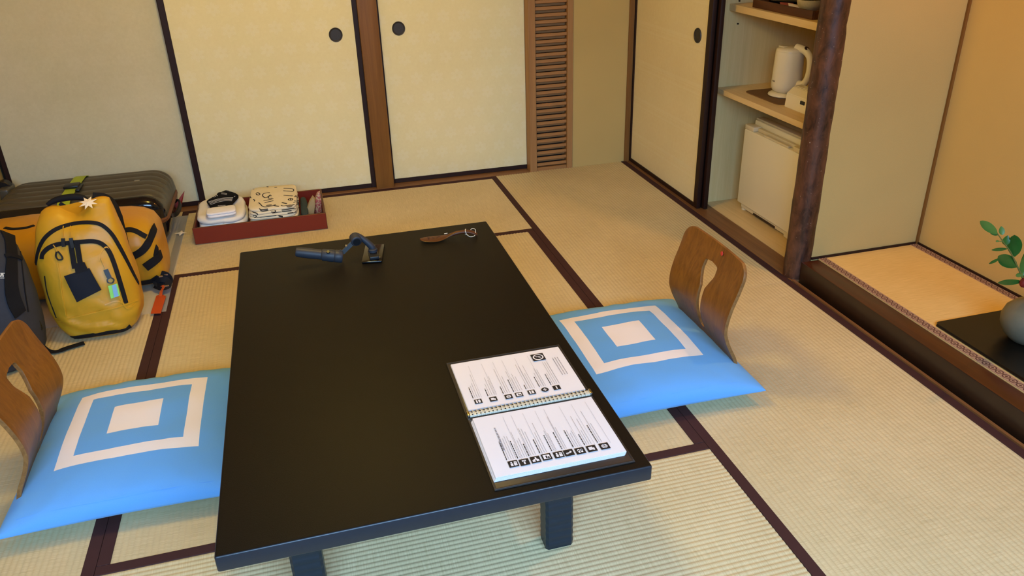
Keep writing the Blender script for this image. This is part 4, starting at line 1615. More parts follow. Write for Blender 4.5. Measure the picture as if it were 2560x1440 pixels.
obj('fabric_tag', surf_quad(bvh_b, corners, 8, 0.004, 0.004), M_NAVY, bpk, sm=50, label='navy square fabric tag')
obj('tag_loop', surf_quad(bvh_b, [(186, 660), (212, 655), (222, 676), (190, 686)], 4, 0.005, 0.004), M_WEB, bpk, sm=50)
rf = obj('reflector', surf_quad(bvh_b, [(270, 714), (292, 708), (299, 738), (277, 746)], 4, 0.006, 0.004), M_GREENR, bpk, sm=50, label='glowing green reflective charm')
obj('reflector_stripe', surf_quad(bvh_b, [(279, 712), (288, 709), (295, 739), (284, 743)], 4, 0.0105, 0.0012), M_BLUER, rf, sm=50)
obj('base_piping', surf_strap(bvh_b, [(180, 843), (200, 842), (240, 836), (280, 830), (312, 824), (326, 814)], 0.018, 0.004, -0.001), M_WEB, bpk, sm=40, label='black base piping')
# back panel and shoulder strap behind
rings = [sring(-0.845 + (zz - 0.1) * 0.02, 3.102 + zz * 0.04, zz, 0.125 * (1 if zz < 0.40 else 1 - (zz - 0.40) * 2.2), 0.014, 3.5, 36) for zz in [0.02 + 0.40 * k / 16 for k in range(17)]]
obj('back_panel', bm_loft(rings), M_GREYD, bpk, sm=60)
q0, q1 = py_(268, 500, 3.09), py_(286, 580, 3.08)
sp_ = crom([py_(232, 496, 3.095), py_(262, 500, 3.095), py_(281, 520, 3.09), py_(291, 550, 3.085), py_(299, 583, 3.085)], 6)
obj('shoulder_strap', strap(sp_, 0.040, 0.012, [Vector((0.85, -0.45, 0.2))] * len(sp_)), M_GREYD, bpk, sm=50, label='black padded shoulder strap')
sp_ = crom([py_(118, 512, 3.085), py_(140, 500, 3.09), py_(175, 493, 3.09), py_(205, 494, 3.09), py_(222, 505, 3.085)], 6)
obj('grab_loop', tube(sp_, [0.007 + 0.006 * math.sin(math.pi * k / (len(sp_) - 1)) for k in range(len(sp_))], 12), M_WEB, bpk, sm=60, label='black grab loop')
sp_ = crom([py_(150, 508, 3.08), py_(165, 517, 3.075), py_(185, 520, 3.075), py_(200, 512, 3.08)], 6)
obj('collar_trim', strap(sp_, 0.014, 0.005, [Vector((0, -1, 0.3))] * len(sp_)), M_WEB, bpk, sm=50)


# ---- origami stars
def origami(name, c, r0, r1, n, nrm, label, rot=0.3, sq=1.0):
    nrm = Vector(nrm).normalized()
    s = nrm.cross(Vector((0, 1, 0.2))).normalized()
    u = s.cross(nrm)
    bm = bmesh.new()
    top = bm.verts.new(c + nrm * 0.006)
    bot = bm.verts.new(c)
    ring = []
    for i in range(2 * n):
        a = rot + math.pi * i / n
        r = r0 if i % 2 == 0 else r1
        ring.append(bm.verts.new(c + s * (r * math.cos(a)) + u * (r * sq * math.sin(a)) + nrm * (0.002 if i % 2 else 0.0005)))
    for i in range(2 * n):
        j = (i + 1) % (2 * n)
        bm.faces.new((top, ring[i], ring[j]))
        bm.faces.new((bot, ring[j], ring[i]))
    o = obj(name, bm, M_ORIG)
    tag(o, label, 'origami')
    return o


h = cast(bvh_b, 224, 509)
cc = (h[0] if h else py_(224, 504, 3.05))
origami('origami_star', cc + Vector((0, -0.016, 0.008)), 0.034, 0.016, 8, (0.05, -0.45, 0.9), 'cream eight pointed paper star on top of the yellow backpack', 0.25)
origami('paper_star', pz(452, 583, 0.009), 0.030, 0.012, 4, (0.0, -0.1, 1), 'small white folded paper star on the plastic sheet', 0.1)

# ---- charcoal backpack at the left
gp = empty('backpack', (-1.22, 2.87, 0.004), 'charcoal grey backpack with black straps beside the yellow one', 'backpack')
prof = [(0.0042, 0.11, 0.10), (0.008, 0.135, 0.125), (0.04, 0.152, 0.138), (0.12, 0.162, 0.142), (0.22, 0.166, 0.138), (0.32, 0.163, 0.128), (0.40, 0.156, 0.118), (0.45, 0.138, 0.095), (0.478, 0.106, 0.064), (0.486, 0.06, 0.03)]
dense = []
for a, b in zip(prof[:-1], prof[1:]):
    for k in range(4):
        f = k / 4
        dense.append([a[i] + (b[i] - a[i]) * f for i in range(3)])
dense.append(list(prof[-1]))
rings = []
for (zz, a, b) in dense:
    r = sring(-1.175, 2.84 + zz * 0.09, zz, a * 1.02, b * 0.92, 3.0, 64, -0.30)
    for p in r:
        p.x += 0.004 * noise.noise(Vector((p.y * 18, zz * 14, 7)))
        p.y += 0.005 * noise.noise(Vector((p.x * 18, zz * 14, 9)))
    rings.append(r)
gb = bm_loft(rings)
bvh_g = bvh_of(gb)
obj('bag_body', gb, M_GREY, gp, sm=80)
obj('side_panel', surf_strap(bvh_g, [(14, 572), (26, 612), (28, 660), (27, 710), (34, 750), (50, 786)], 0.050, 0.004, sub=8), M_GREYD, gp, sm=50, label='black side panel')
obj('compression_strap', surf_strap(bvh_g, [(10, 640), (24, 638), (40, 642), (52, 648)], 0.012, 0.004, 0.003), M_WEB, gp, sm=40)
obj('zip', surf_strap(bvh_g, [(50, 622), (56, 680), (62, 730), (70, 780)], 0.005, 0.002), M_WEB, gp, sm=40)
bm = bmesh.new()
for yy in (683, 695):
    surf_strap(bvh_g, [(0, yy), (6, yy), (12, yy)], 0.0022, 0.001, 0.0015, bm=bm)
surf_strap(bvh_g, [(1, 692), (3, 686), (6, 686), (7, 692)], 0.004, 0.001, 0.0015, bm=bm, rel=0)
obj('white_mark', bm, M_WHITEP, gp, label='edge of a white printed mark')
sp_ = crom([py_(60, 800, 2.83), py_(84, 815, 2.85), py_(92, 838, 2.86), pz(102, 862, 0.02), pz(120, 878, 0.006), pz(142, 880, 0.005), pz(168, 871, 0.005), pz(211, 858, 0.005)], 7)
obj('trailing_strap', strap(sp_, 0.022, 0.003, widths=[0.020 if k < 38 else 0.026 for k in range(len(sp_))]), M_WEB, gp, sm=50, label='loose black strap lying on the tatami')
q = py_(88, 808, 2.84)
obj('strap_buckle', bm_box(q.x - 0.02, q.x + 0.018, q.y - 0.008, q.y + 0.006, q.z - 0.03, q.z + 0.012, 0.004, 2), M_BLACKP, gp, sm=35)

# ================================================================== RED TRAY WITH TOWELS AND YUKATA
RX0, RX1, RY0, RY1, RZ = -0.573, 0.046, 3.733, 4.112, 0.083
tr = empty('storage_tray', ((RX0 + RX1) / 2, (RY0 + RY1) / 2, 0.0015), 'shallow vermilion lacquered tray holding folded towels and yukata', 'tray')
Tk = 0.010
obj('tray_base', bm_box(RX0 + Tk, RX1 - Tk, RY0 + Tk, RY1 - Tk, 0.0015, 0.012), M_TRAY, tr)
for nm, b in (('front_side', (RX0, RX1, RY0, RY0 + Tk)), ('back_side', (RX0, RX1, RY1 - Tk, RY1)), ('end_side', (RX0, RX0 + Tk, RY0 + Tk, RY1 - Tk)), ('end_side', (RX1 - Tk, RX1, RY0 + Tk, RY1 - Tk))):
    s_ = obj(nm, bm_box(*b, 0.0015, RZ, 0.0012, 1), M_TRAY, tr, sm=35)
    g = 0.0012
    obj('worn_rim', bm_box(b[0] + g, b[1] - g, b[2] + g, b[3] - g, RZ - 0.0005, RZ + 0.0008), M_TRAYRIM, s_)
for cx in (RX0, RX1):
    obj('worn_corner', bm_box(cx - 0.0008, cx + 0.0008, RY0 - 0.0008, RY0 + 0.008, 0.0015, RZ), M_TRAYRIM, tr)


def folded(name, x0, x1, y0, y1, z0, layers, m, label, cat, bulge=0.006, seed=0.0, sag=0.0, rot=0.0, wob=0.004, n=6.0):
    """stack of folded cloth layers with rounded fold edges: one mesh"""
    cx, cy = (x0 + x1) / 2, (y0 + y1) / 2
    rings = []
    z = z0
    for li, th in enumerate(layers):
        jx, jy = noise.noise(Vector((seed, li * 3.1, 0))) * wob, noise.noise(Vector((seed, li * 3.1, 5))) * wob
        for f, ins in ((0.02, bulge), (0.15, bulge * 0.35), (0.5, 0), (0.85, bulge * 0.35), (0.98, bulge)):
            r = sring(cx + jx, cy + jy, z + th * f, (x1 - x0) / 2 - ins, (y1 - y0) / 2 - ins, n, 64, rot)
            for p in r:
                q = noise.noise(Vector((p.x * 14 + seed, p.y * 14, li)))
                p.x += q * wob * 0.6
                p.y += q * wob * 0.6
                p.z += noise.noise(Vector((p.x * 9 + seed, p.y * 9, 2 + li))) * wob * 0.7 * (li + f) / len(layers)
            rings.append(r)
        z += th
    bm = bm_loft(rings, cap0=True, cap1=False)
    # top surface
    bm.verts.ensure_lookup_table()
    prev = list(bm.verts)[-64:]
    for s in (0.8, 0.55, 0.28):
        cur = []
        for i, v0 in enumerate(rings[-1]):
            p = Vector((cx + (v0.x - cx) * s, cy + (v0.y - cy) * s, v0.z + 0.004 * (1 - s) - sag * (1 - s)))
            p.z += noise.noise(Vector((p.x * 12 + seed, p.y * 12, 8))) * wob * 0.8
            cur.append(bm.verts.new(p))
        for i in range(64):
            j = (i + 1) % 64
            bm.faces.new((prev[i], prev[j], cur[j], cur[i]))
        prev = cur
    bm.faces.new(prev)
    bv = bvh_of(bm)
    o = obj(name, bm, m, sm=70)
    tag(o, label, cat)
    return o, bv


tw, bv_tw = folded('bath_towel', -0.556, -0.328, 3.75, 4.075, 0.0125, (0.034, 0.034, 0.030), M_TOWEL, 'thick white folded bath towel at the end of the red tray', 'towel', 0.012, 1.0, 0.0, 0.05, 0.014, 4)
yk, bv_yk = folded('folded_yukata', -0.310, -0.080, 3.752, 4.092, 0.0125, (0.0135,) * 9, M_YUK, 'folded cream cotton yukata with black printed characters', 'robe', 0.004, 4.0, 0.0, -0.03, 0.008, 7)
tl_, bv_tl = folded('hand_towel', -0.505, -0.368, 3.745, 3.838, 0.1185, (0.013, 0.012), M_TOWELB, 'small bright white folded washcloth on the bath towel', 'towel', 0.006, 7.0, 0.0, 0.10, 0.006, 5)


def top_on(bv, x, y):
    h = bv.ray_cast(Vector((x, y, 1)), Vector((0, 0, -1)))
    return h[0].z if h[0] else None


# printed characters on the yukata: brush strokes following the cloth, laid out from the photo
S2 = lambda x, y: (440 + x / 6.095, 420 + y / 6.095)
strokes = [  # pixel paths in the zoomed tray view
    [(1230, 375), (1255, 380), (1280, 400), (1265, 415), (1235, 410), (1220, 390)], [(1430, 375), (1340, 390), (1320, 420), (1345, 450), (1385, 450), (1440, 410)],
    [(1460, 425), (1420, 430), (1405, 455), (1430, 465), (1470, 460)], [(1335, 500), (1400, 490), (1485, 470)], [(1350, 530), (1420, 515), (1485, 500)],
    [(1640, 310), (1700, 312), (1770, 318), (1795, 335), (1780, 360), (1740, 355), (1635, 348)], [(1640, 418), (1700, 422), (1780, 428)],
    [(1710, 480), (1750, 462), (1780, 475), (1765, 492), (1720, 490), (1710, 480)], [(1745, 465), (1750, 480), (1745, 495)],
    [(1800, 500), (1830, 495), (1870, 500)], [(1790, 530), (1830, 515), (1870, 530)], [(1260, 530), (1290, 555), (1310, 580), (1350, 595), (1420, 590), (1520, 560)],
    [(1600, 570), (1640, 580), (1700, 570), (1780, 565), (1870, 545)], [(1270, 620), (1300, 635), (1400, 625)], [(1285, 645), (1330, 655), (1405, 640)],
    [(1610, 640), (1680, 632), (1760, 620), (1840, 610), (1890, 600)], [(1615, 660), (1680, 655), (1760, 648)], [(1440, 650), (1480, 640), (1520, 655), (1500, 672), (1450, 670)],
    [(1465, 690), (1540, 675), (1610, 668)], [(1700, 690), (1760, 682), (1830, 670)], [(1180, 735), (1200, 720), (1225, 735), (1210, 755), (1185, 750)],
    [(1230, 755), (1320, 745), (1420, 735), (1530, 720)], [(1160, 665), (1190, 680), (1230, 690), (1245, 710)], [(1110, 320), (1150, 330), (1190, 320)],
    [(1320, 290), (1370, 285), (1410, 290)], [(1500, 298), (1540, 295)], [(1810, 260), (1830, 275), (1845, 300)], [(1100, 400), (1130, 430), (1140, 460)], [(1180, 480), (1200, 495), (1195, 510)]]
bm = bmesh.new()
bmg = bmesh.new()
for st in strokes:
    surf_strap(bv_yk, [S2(*q) for q in st], 0.0046, 0.0010, 0.0004, sub=4, bm=bm, rel=1)
for (a, b) in ((1415, 570), (1840, 435), (1730, 580)):
    surf_strap(bv_yk, [S2(a - 45, b + 8), S2(a, b), S2(a + 45, b - 8)], 0.016, 0.0008, 0.0003, bm=bmg, sub=5, widths=[0.004, 0.009, 0.013, 0.015, 0.016, 0.016, 0.016, 0.015, 0.013, 0.009, 0.004], rel=0)
for (a, b) in ((1650, 538), (1530, 582), (1590, 735)):
    surf_strap(bv_yk, [S2(a - 35, b - 10), S2(a, b), S2(a + 38, b + 6)], 0.007, 0.001, 0.0004, bm=bm, sub=4)
obj('printed_characters', bm, M_YUKP, yk, label='black brush print')
obj('printed_blobs', bmg, M_YUKG, yk, label='grey oval print')

# socks folded on the towel
sock = empty('folded_socks', (-0.43, 3.93, 0.112), 'pair of black socks with white stripes folded on the bath towel', 'socks')
zs = 0.140
out = [(462, 490), (520, 455), (600, 410), (640, 365), (690, 355), (775, 325), (850, 350), (945, 390), (915, 440), (860, 500), (830, 575), (760, 590), (640, 605), (540, 610), (500, 545)]
P = [pz(*S2(*q), zs) for q in out]
ctr_ = sum(P, Vector()) / len(P)
bm = bmesh.new()
rings = []
for f, zz in ((0.93, 0.1185), (1.0, 0.125), (1.0, 0.133), (0.93, 0.1395), (0.7, 0.143), (0.35, 0.144)):
    rr = []
    for p in crom(P + [P[0]], 3)[:-1]:
        q = ctr_ + (p - ctr_) * f
        q.z = zz
        rr.append(q)
    rings.append(rr)
bm_loft(rings, bm=bm)
bv_s = bvh_of(bm)
sb_ = obj('sock_body', bm, M_SOCK, sock, sm=60)
bm = bmesh.new()
for st in ([(495, 520), (600, 485), (700, 462), (780, 455), (870, 455)], [(505, 533), (600, 498), (700, 476), (780, 468), (862, 470)], [(515, 548), (600, 514), (700, 490), (780, 483), (858, 486)], [(528, 562), (610, 530), (700, 508), (780, 500), (850, 503)],
           [(590, 418), (608, 440)], [(565, 425), (583, 448)], [(612, 408), (632, 428)], [(690, 380), (740, 385), (775, 395)], [(690, 396), (740, 400), (775, 410)], [(770, 345), (800, 350), (830, 360)], [(885, 440), (900, 430)]):
    if len(st) == 2:
        st = [st[0], ((st[0][0] + st[1][0]) / 2, (st[0][1] + st[1][1]) / 2), st[1]]
    surf_strap(bv_s, [S2(*q) for q in st], 0.0030, 0.0008, 0.0005, bm=bm, sub=4)
for a in range(640, 756, 17):
    surf_strap(bv_s, [S2(a, 578 - (a - 640) * 0.06), S2(a + 5, 572 - (a - 640) * 0.06), S2(a + 10, 578 - (a - 640) * 0.06)], 0.0022, 0.0006, 0.0004, bm=bm, sub=2)
obj('white_stripes', bm, M_SOCKW, sock)

# dark cloth and small packets at the right end of the tray
dc, _ = folded('dark_cloth', -0.072, -0.036, 3.76, 4.03, 0.0125, (0.024, 0.022, 0.022), M_TEAL, 'dark teal folded cloth between yukata and packets', 'cloth', 0.006, 11, 0, 0, 0.005, 4)


def packet(name, pix, y, th, m, label):
    P = [py_(*S2(*q), y) for q in pix]
    c = sum(P, Vector()) / len(P)
    nrm = Vector((0.15, -1, 0.35)).normalized()
    bm = bmesh.new()
    rings = []
    for f, d in ((0.80, -0.5), (1.0, -0.1), (1.0, 0.1), (0.80, 0.5)):
        rings.append([c + (p - c) * f + nrm * th * d for p in P])
    bm_loft(rings, bm=bm)
    mz = min(v.co.z for v in bm.verts)
    bmesh.ops.translate(bm, vec=(0, 0, max(0, 0.0128 - mz)), verts=bm.verts)
    o = obj(name, bm, m, sm=50)
    return tag(o, label, 'packet')


packet('amenity_packet', [(1990, 800), (1995, 640), (2035, 520), (2085, 440), (2120, 480), (2125, 600), (2110, 720), (2095, 800)], 3.86, 0.022, M_POUCH, 'beige paper amenity packet standing in the red tray')
packet('floral_packet', [(2130, 800), (2120, 620), (2135, 520), (2165, 445), (2205, 440), (2225, 560), (2235, 700), (2235, 800)], 3.90, 0.024, M_FLORAL, 'pink floral printed packet at the end of the red tray')

# ================================================================== CLOSET CONTENTS
# ---- mini fridge
FX, FYa, FYb, FZ = 2.055, 2.856, 3.316, 0.425
fr = empty('mini_fridge', (2.27, (FYa + FYb) / 2, 0.004), 'white mini fridge on the closet floor under the shelf', 'fridge')
obj('cabinet', bm_box(FX + 0.05, FX + 0.46, FYa + 0.004, FYb - 0.004, 0.022, FZ + 0.028, 0.006, 2), M_FRIDGE, fr, sm=35)
dr = obj('door', bm_box(FX, FX + 0.046, FYa, FYb, 0.040, FZ - 0.012, 0.006, 3), M_FRIDGE, fr, sm=35)
# handle recess along the door top
bm = bmesh.new()
bm_box(FX + 0.002, FX + 0.046, FYb - 0.075, FYb, FZ - 0.0115, FZ + 0.010, 0.003, 2, bm=bm)
bm_box(FX + 0.002, FX + 0.046, FYa, FYa + 0.060, FZ - 0.0115, FZ + 0.010, 0.003, 2, bm=bm)
bm_box(FX + 0.026, FX + 0.046, FYa + 0.06, FYb - 0.075, FZ - 0.0115, FZ + 0.006, 0.003, 2, bm=bm)
bm_box(FX + 0.004, FX + 0.02, FYa + 0.1, FYb - 0.16, FZ - 0.0115, FZ - 0.003, 0.002, 1, bm=bm)
obj('door_top_trim', bm, M_FRIDGET, dr, sm=35)
obj('top_lip', bm_box(FX + 0.055, FX + 0.10, FYa + 0.004, FYb - 0.004, FZ + 0.0285, FZ + 0.038, 0.004, 2), M_FRIDGET, fr, sm=35)
obj('kick_plate', bm_box(FX + 0.012, FX + 0.05, FYa + 0.02, FYb - 0.02, 0.016, 0.0395, 0.003, 1), M_FRIDGET, fr, sm=35)
bm = bm_box(FX + 0.010, FX + 0.0118, FYa + 0.13, FYb - 0.14, 0.018, 0.028)
obj('vent_slot', bm, M_KETTD, fr)
for (a, b) in ((FX + 0.03, FYa + 0.03), (FX + 0.03, FYb - 0.03), (FX + 0.42, FYa + 0.03), (FX + 0.42, FYb - 0.03)):
    obj('foot', cyl((a, b, 0.0042), (a, b, 0.0225), 0.016, N=16), M_FRIDGET, fr, sm=40)
obj('hinge', bm_box(FX + 0.005, FX + 0.05, FYa + 0.004, FYa + 0.05, 0.010, 0.0395, 0.003, 1), M_FRIDGET, fr, sm=35)

# ---- kettle on its brown mat
kc = pz(1962, 240, SH1 + 0.01)
KX, KY = kc.x + 0.024, kc.y + 0.036
km = bmesh.new()
cs_ = [pz(1871, 222, SH1 + 0.003), pz(1936, 252, SH1 + 0.003), pz(2010, 262, SH1 + 0.003)]
rings = [sring(KX - 0.01, KY - 0.0, zz, 0.115, 0.150, 9, 48) for zz in (SH1 + 0.0003, SH1 + 0.004)]
tag(obj('kettle_mat', bm_loft(rings), M_KMAT, sm=35), 'brown mat under the white kettle on the closet shelf', 'mat')
kt = empty('electric_kettle', (KX, KY, SH1 + 0.0042), 'white electric kettle with loop handle on the closet shelf', 'kettle')
b0 = SH1 + 0.0045
obj('power_base', lathe([(0.001, 0.0), (0.072, 0.0), (0.076, 0.004), (0.074, 0.010), (0.060, 0.017), (0.001, 0.018)], (KX, KY, b0), 48), M_KETT, kt, sm=50)
kb = lathe([(0.001, 0.0185), (0.050, 0.019), (0.060, 0.026), (0.0665, 0.040), (0.0670, 0.055), (0.0645, 0.13), (0.0625, 0.192), (0.0615, 0.1985)], (KX, KY, b0), 48)
bvh_k = bvh_of(kb)
body = obj('kettle_body', kb, M_KETT, kt, sm=50)
obj('lid', lathe([(0.0618, 0.199), (0.0605, 0.206), (0.050, 0.213), (0.025, 0.2165), (0.001, 0.217)], (KX, KY, b0), 48), M_KETT, kt, sm=60)
dv = Vector((0.35, -1.0, 0)).normalized()       # handle direction
cK = Vector((KX, KY, b0))
hp = crom([cK + dv * 0.030 + Vector((0, 0, 0.214)), cK + dv * 0.075 + Vector((0, 0, 0.207)), cK + dv * 0.105 + Vector((0, 0, 0.180)), cK + dv * 0.112 + Vector((0, 0, 0.130)), cK + dv * 0.104 + Vector((0, 0, 0.085)), cK + dv * 0.086 + Vector((0, 0, 0.062)), cK + dv * 0.060 + Vector((0, 0, 0.060))], 6)
obj('handle', tube(hp, [0.019 - 0.005 * math.sin(math.pi * k / (len(hp) - 1)) for k in range(len(hp))], 16, ups=[dv.cross(Vector((0, 0, 1)))] * len(hp)), M_KETT, kt, sm=60)
q = cK + dv * 0.083 + Vector((0, 0, 0.216))
obj('lid_button', cyl(q - Vector((0, 0, 0.006)) - dv * 0.004, q + Vector((0, 0, 0.003)) + dv * 0.003, 0.012, N=20, bev=0.002), M_KETTD, kt, sm=40, label='dark lid button')
q = cK - dv * 0.02 + Vector((-0.02, 0, 0.2165))
obj('spout_lid', bm_box(q.x - 0.012, q.x + 0.012, q.y - 0.02, q.y + 0.02, q.z - 0.005, q.z + 0.002, 0.003, 2), M_KETT, kt, sm=35)
# brand lettering
tc = bpy.data.curves.new('lettering', 'FONT')
tc.body = 'TIGER'
tc.size = 0.0085
tc.extrude = 0.0002
tc.align_x = 'CENTER'
to = bpy.data.objects.new('lettering_tmp', tc)
COL.objects.link(to)
dg = bpy.context.evaluated_depsgraph_get()
tm = bpy.data.meshes.new_from_object(to.evaluated_get(dg))
bpy.data.objects.remove(to)
hk = cast(bvh_k, 1934, 204)
if hk:
    n_ = hk[1].copy()
    n_.z = 0
    n_.normalize()
    xa = Vector((0, 0, 1)).cross(n_)
    Mx = Matrix(((xa.x, 0, n_.x, hk[0].x + n_.x * 0.0006), (xa.y, 0, n_.y, hk[0].y + n_.y * 0.0006), (0, 1, 0, hk[0].z), (0, 0, 0, 1)))
    bm = bmesh.new()
    bm.from_mesh(tm)
    bmesh.ops.transform(bm, matrix=Mx, verts=bm.verts)
    obj('lettering', bm, M_INK, body)

# ---- white box beside the kettle
pb = [pz(1960, 266, SH1 + 0.001), pz(2012, 284, SH1 + 0.001)]
wb = empty('white_box', (pb[0].x + 0.06, pb[0].y - 0.08, SH1 + 0.0002), 'white box with sloped front in front of the kettle', 'box')
bm = bmesh.new()
x_, y1_, y0_ = pb[0].x, pb[0].y, pb[0].y - 0.17
prof = [(0, 0), (0.004, 0.060), (0.034, 0.086), (0.075, 0.088), (0.075, 0)]
rings = [[Vector((x_ + a, yy, SH1 + 0.0002 + b)) for a, b in prof] for yy in (y0_, y1_)]
bm_loft(rings, bm=bm)
bmesh.ops.bevel(bm, geom=list(bm.edges), offset=0.003, segments=2, affect='EDGES')
obj('box_body', bm, M_KETT, wb, sm=35)
obj('box_latch', bm_box(x_ - 0.002, x_ + 0.006, y0_ + 0.030, y0_ + 0.058, SH1 + 0.036, SH1 + 0.050, 0.001, 1), M_GIMBD, wb)
obj('box_lid_line', bm_box(x_ + 0.036, x_ + 0.072, y0_ + 0.004, y1_ - 0.004, SH1 + 0.0882, SH1 + 0.091, 0.001, 1), M_KETT, wb)

# ---- dark wooden tray with tea things on the upper shelf
ta = pz(1880, 18, SH2 + 0.0005)
tb = pz(2030, 50, SH2 + 0.0005)
tx = (ta.x + tb.x) / 2
tt = empty('wooden_tray', (tx + 0.15, (ta.y + tb.y) / 2, SH2 + 0.0003), 'dark wooden tray with tea things on the upper closet shelf', 'tray')
ya, yb2 = tb.y, ta.y
zt = SH2 + 0.0004
obj('tray_base', bm_box(tx + 0.008, tx + 0.292, ya + 0.008, yb2 - 0.008, zt, zt + 0.008), M_WTRAY, tt)
for nm, b in (('front_side', (tx, tx + 0.008, ya, yb2)), ('back_side', (tx + 0.292, tx + 0.30, ya, yb2)), ('end_side', (tx + 0.008, tx + 0.292, ya, ya + 0.008)), ('end_side', (tx + 0.008, tx + 0.292, yb2 - 0.008, yb2))):
    obj(nm, bm_box(*b, zt, zt + 0.034, 0.001, 1), M_WTRAY, tt, sm=35)
bc = px_(2022, 22, tx + 0.075)
bw = lathe([(0.001, 0.0), (0.024, 0.0), (0.025, 0.006), (0.042, 0.016), (0.054, 0.034), (0.058, 0.052), (0.0555, 0.052), (0.050, 0.034), (0.038, 0.019), (0.001, 0.012)], (tx + 0.082, bc.y, zt + 0.0085), 40)
tag(obj('tea_bowl', bw, M_BOWL, sm=50), 'speckled beige ceramic bowl on the dark wooden tray', 'bowl')
ld = lathe([(0.054, 0.0), (0.060, 0.002), (0.050, 0.008), (0.020, 0.012), (0.001, 0.013)], (tx + 0.082, bc.y, zt + 0.061), 40)
tag(obj('steel_lid', ld, M_METAL, sm=50), 'shiny metal lid on the ceramic bowl', 'lid')
dk = lathe([(0.001, 0.0), (0.05, 0.0), (0.085, 0.02), (0.088, 0.03), (0.082, 0.028), (0.045, 0.007), (0.001, 0.006)], (tx + 0.115, yb2 - 0.105, zt + 0.0085), 44)
tag(obj('black_dish', dk, M_GLASSBLK, sm=50), 'black lacquer dish on the dark wooden tray', 'dish')
for k, (dx, dy, r, m, lb) in enumerate(((0.030, 0.175, 1.2, M_TEABAG, 'cream tea packet leaning beside the ceramic bowl'), (0.030, 0.235, 1.3, M_TEABAGR, 'red edged tea packet beside the black dish'))):
    bm = bm_box(-0.022, 0.022, -0.03, 0.03, 0, 0.004, 0.0015, 1)
    for v in bm.verts:
        v.co.z += 0.006 * math.sin(v.co.y * 50 + k)
    bmesh.ops.transform(bm, matrix=Matrix.Translation((tx + dx + 0.01, ya + dy, zt + 0.024)) @ Matrix.Rotation(r, 4, 'Z') @ Matrix.Rotation(-0.45, 4, 'Y'), verts=bm.verts)
    tag(obj('tea_packet', bm, m, sm=50), lb, 'packet', 'tea packets')

# ================================================================== ALCOVE CONTENTS
AZ = TZ + 0.0014
bd = [pz(2337, 806, AZ + 0.012), pz(2530, 772, AZ + 0.012)]
rings = []
for zz, ins in ((AZ, 0.003), (AZ + 0.003, 0.0), (AZ + 0.009, 0.0), (AZ + 0.012, 0.002)):
    rings.append([Vector(p) for p in (lambda x0, x1, y0, y1, c: [(x0 + c, y0, zz), (x1 - c, y0, zz), (x1, y0 + c, zz), (x1, y1 - c, zz), (x1 - c * 0.4, y1 - c * 0.15, zz), (x1 - c, y1, zz), (x0 + c, y1, zz), (x0, y1 - c, zz), (x0, y0 + c, zz)])(bd[0].x + ins, bd[1].x + 0.008 - ins, 1.28 + ins, bd[0].y + 0.003 - ins, 0.012)])
tag(obj('lacquer_board', bm_loft(rings), M_BOARD, sm=35), 'black lacquer display board under the vase in the alcove', 'board')
BZ = AZ + 0.0122
VX, VY = 2.185, 1.715
vs_ = lathe([(0.001, 0.0), (0.042, 0.0), (0.050, 0.006), (0.070, 0.026), (0.084, 0.056), (0.086, 0.080), (0.078, 0.108), (0.058, 0.130), (0.034, 0.145), (0.024, 0.160), (0.022, 0.190), (0.026, 0.205), (0.022, 0.205), (0.018, 0.19), (0.018, 0.15), (0.001, 0.14)], (VX, VY, BZ), 48)
tag(obj('stoneware_vase', vs_, M_VASE, sm=60), 'round grey stoneware vase on the black lacquer board', 'vase')
br = empty('camellia_branch', (VX, VY, BZ + 0.185), 'green leafy camellia branch standing in the stoneware vase', 'plant')
PY = 1.70
stem_px = [(2493, 583), (2511, 609), (2526, 630), (2541, 661), (2551, 682), (2561, 702)]
sp3 = [py_(*q, PY) for q in stem_px]
sp3 = [Vector((VX, VY, BZ + 0.185)), Vector((VX - 0.003, VY, BZ + 0.206)), Vector((VX - 0.045, VY - 0.008, sp3[-1].z - 0.025))] + sp3[::-1]
sc_ = crom(sp3, 5)
obj('stem', tube(sc_, [0.0042 - 0.0028 * k / len(sc_) for k in range(len(sc_))], 8), M_STEM, br, sm=60)


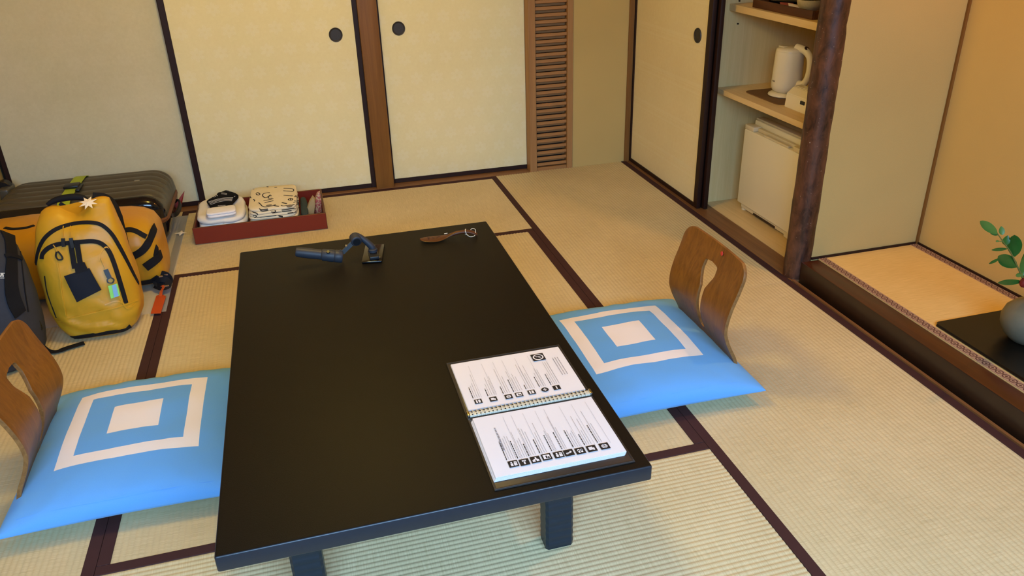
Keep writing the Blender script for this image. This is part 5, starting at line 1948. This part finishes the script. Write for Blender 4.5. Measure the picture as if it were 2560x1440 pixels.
def leaf(tip, base, wid, m, y0=0.0, y1=0.0, curl=0.15, name='leaf'):
    a = py_(*base, PY + y0)
    b = py_(*tip, PY + y1)
    d = b - a
    L = d.length
    t = d.normalized()
    view = (a - CAMP).normalized()
    s = t.cross(view).normalized()
    n = s.cross(t)
    w = wid / FPX * (a - CAMP).length
    bm = bmesh.new()
    K = 9
    rows = []
    for k in range(K + 1):
        f = k / K
        hw = w / 2 * (math.sin(math.pi * f ** 0.8) ** 0.75 if 0 < f < 1 else 0.0)
        c = a + d * f + n * (curl * L * f * (1 - f))
        rows.append([bm.verts.new(c - s * hw + n * hw * 0.35), bm.verts.new(c), bm.verts.new(c + s * hw + n * hw * 0.35)])
    for p, q in zip(rows[:-1], rows[1:]):
        for i in range(2):
            bm.faces.new((p[i], p[i + 1], q[i + 1], q[i]))
    bmesh.ops.remove_doubles(bm, verts=bm.verts, dist=1e-6)
    r = bmesh.ops.extrude_face_region(bm, geom=list(bm.faces))
    bmesh.ops.translate(bm, vec=-n * 0.0008, verts=[v for v in r['geom'] if isinstance(v, bmesh.types.BMVert)])
    return obj(name, bm, m, br, sm=60)


for tip, base, wid, m, ya_, yb_ in [((2450, 552), (2494, 585), 18, M_LEAFL, 0, -0.01), ((2472, 574), (2495, 588), 11, M_LEAF, 0, 0.01), ((2503, 565), (2506, 588), 11, M_LEAFL, 0, 0.01), ((2520, 588), (2512, 613), 15, M_LEAF, 0, 0.01),
                                  ((2536, 587), (2537, 642), 27, M_LEAF, 0, -0.015), ((2478, 625), (2519, 622), 7, M_LEAF, 0, -0.02), ((2495, 640), (2544, 668), 26, M_LEAF, 0, -0.01), ((2472, 660), (2500, 646), 6, M_LEAF, 0.0, -0.02),
                                  ((2494, 707), (2556, 704), 12, M_LEAF, 0, -0.02), ((2539, 690), (2559, 684), 9, M_LEAFL, 0, -0.01), ((2588, 600), (2556, 690), 24, M_LEAF, 0, 0.02), ((2610, 660), (2560, 700), 24, M_LEAF, 0, 0.03),
                                  ((2575, 630), (2553, 684), 18, M_LEAFL, 0, -0.03)]:
    leaf(tip, base, wid, m, ya_, yb_)
q = py_(2490, 603, PY)
obj('leaf_bud', tube(crom([py_(2508, 604, PY), py_(2498, 603, PY), q], 4), [0.0012] * 5 + [0.002, 0.0032, 0.003, 0.001], 8), M_LEAFL, br, sm=60)
q = py_(2560, 707, PY - 0.012)
bm = bmesh.new()
bmesh.ops.create_icosphere(bm, subdivisions=2, radius=0.013, matrix=Matrix.Translation(q) @ Matrix.Diagonal((1, 1, 1.25, 1)))
obj('flower_bud', bm, M_BUD, br, sm=60, label='dark red flower bud')
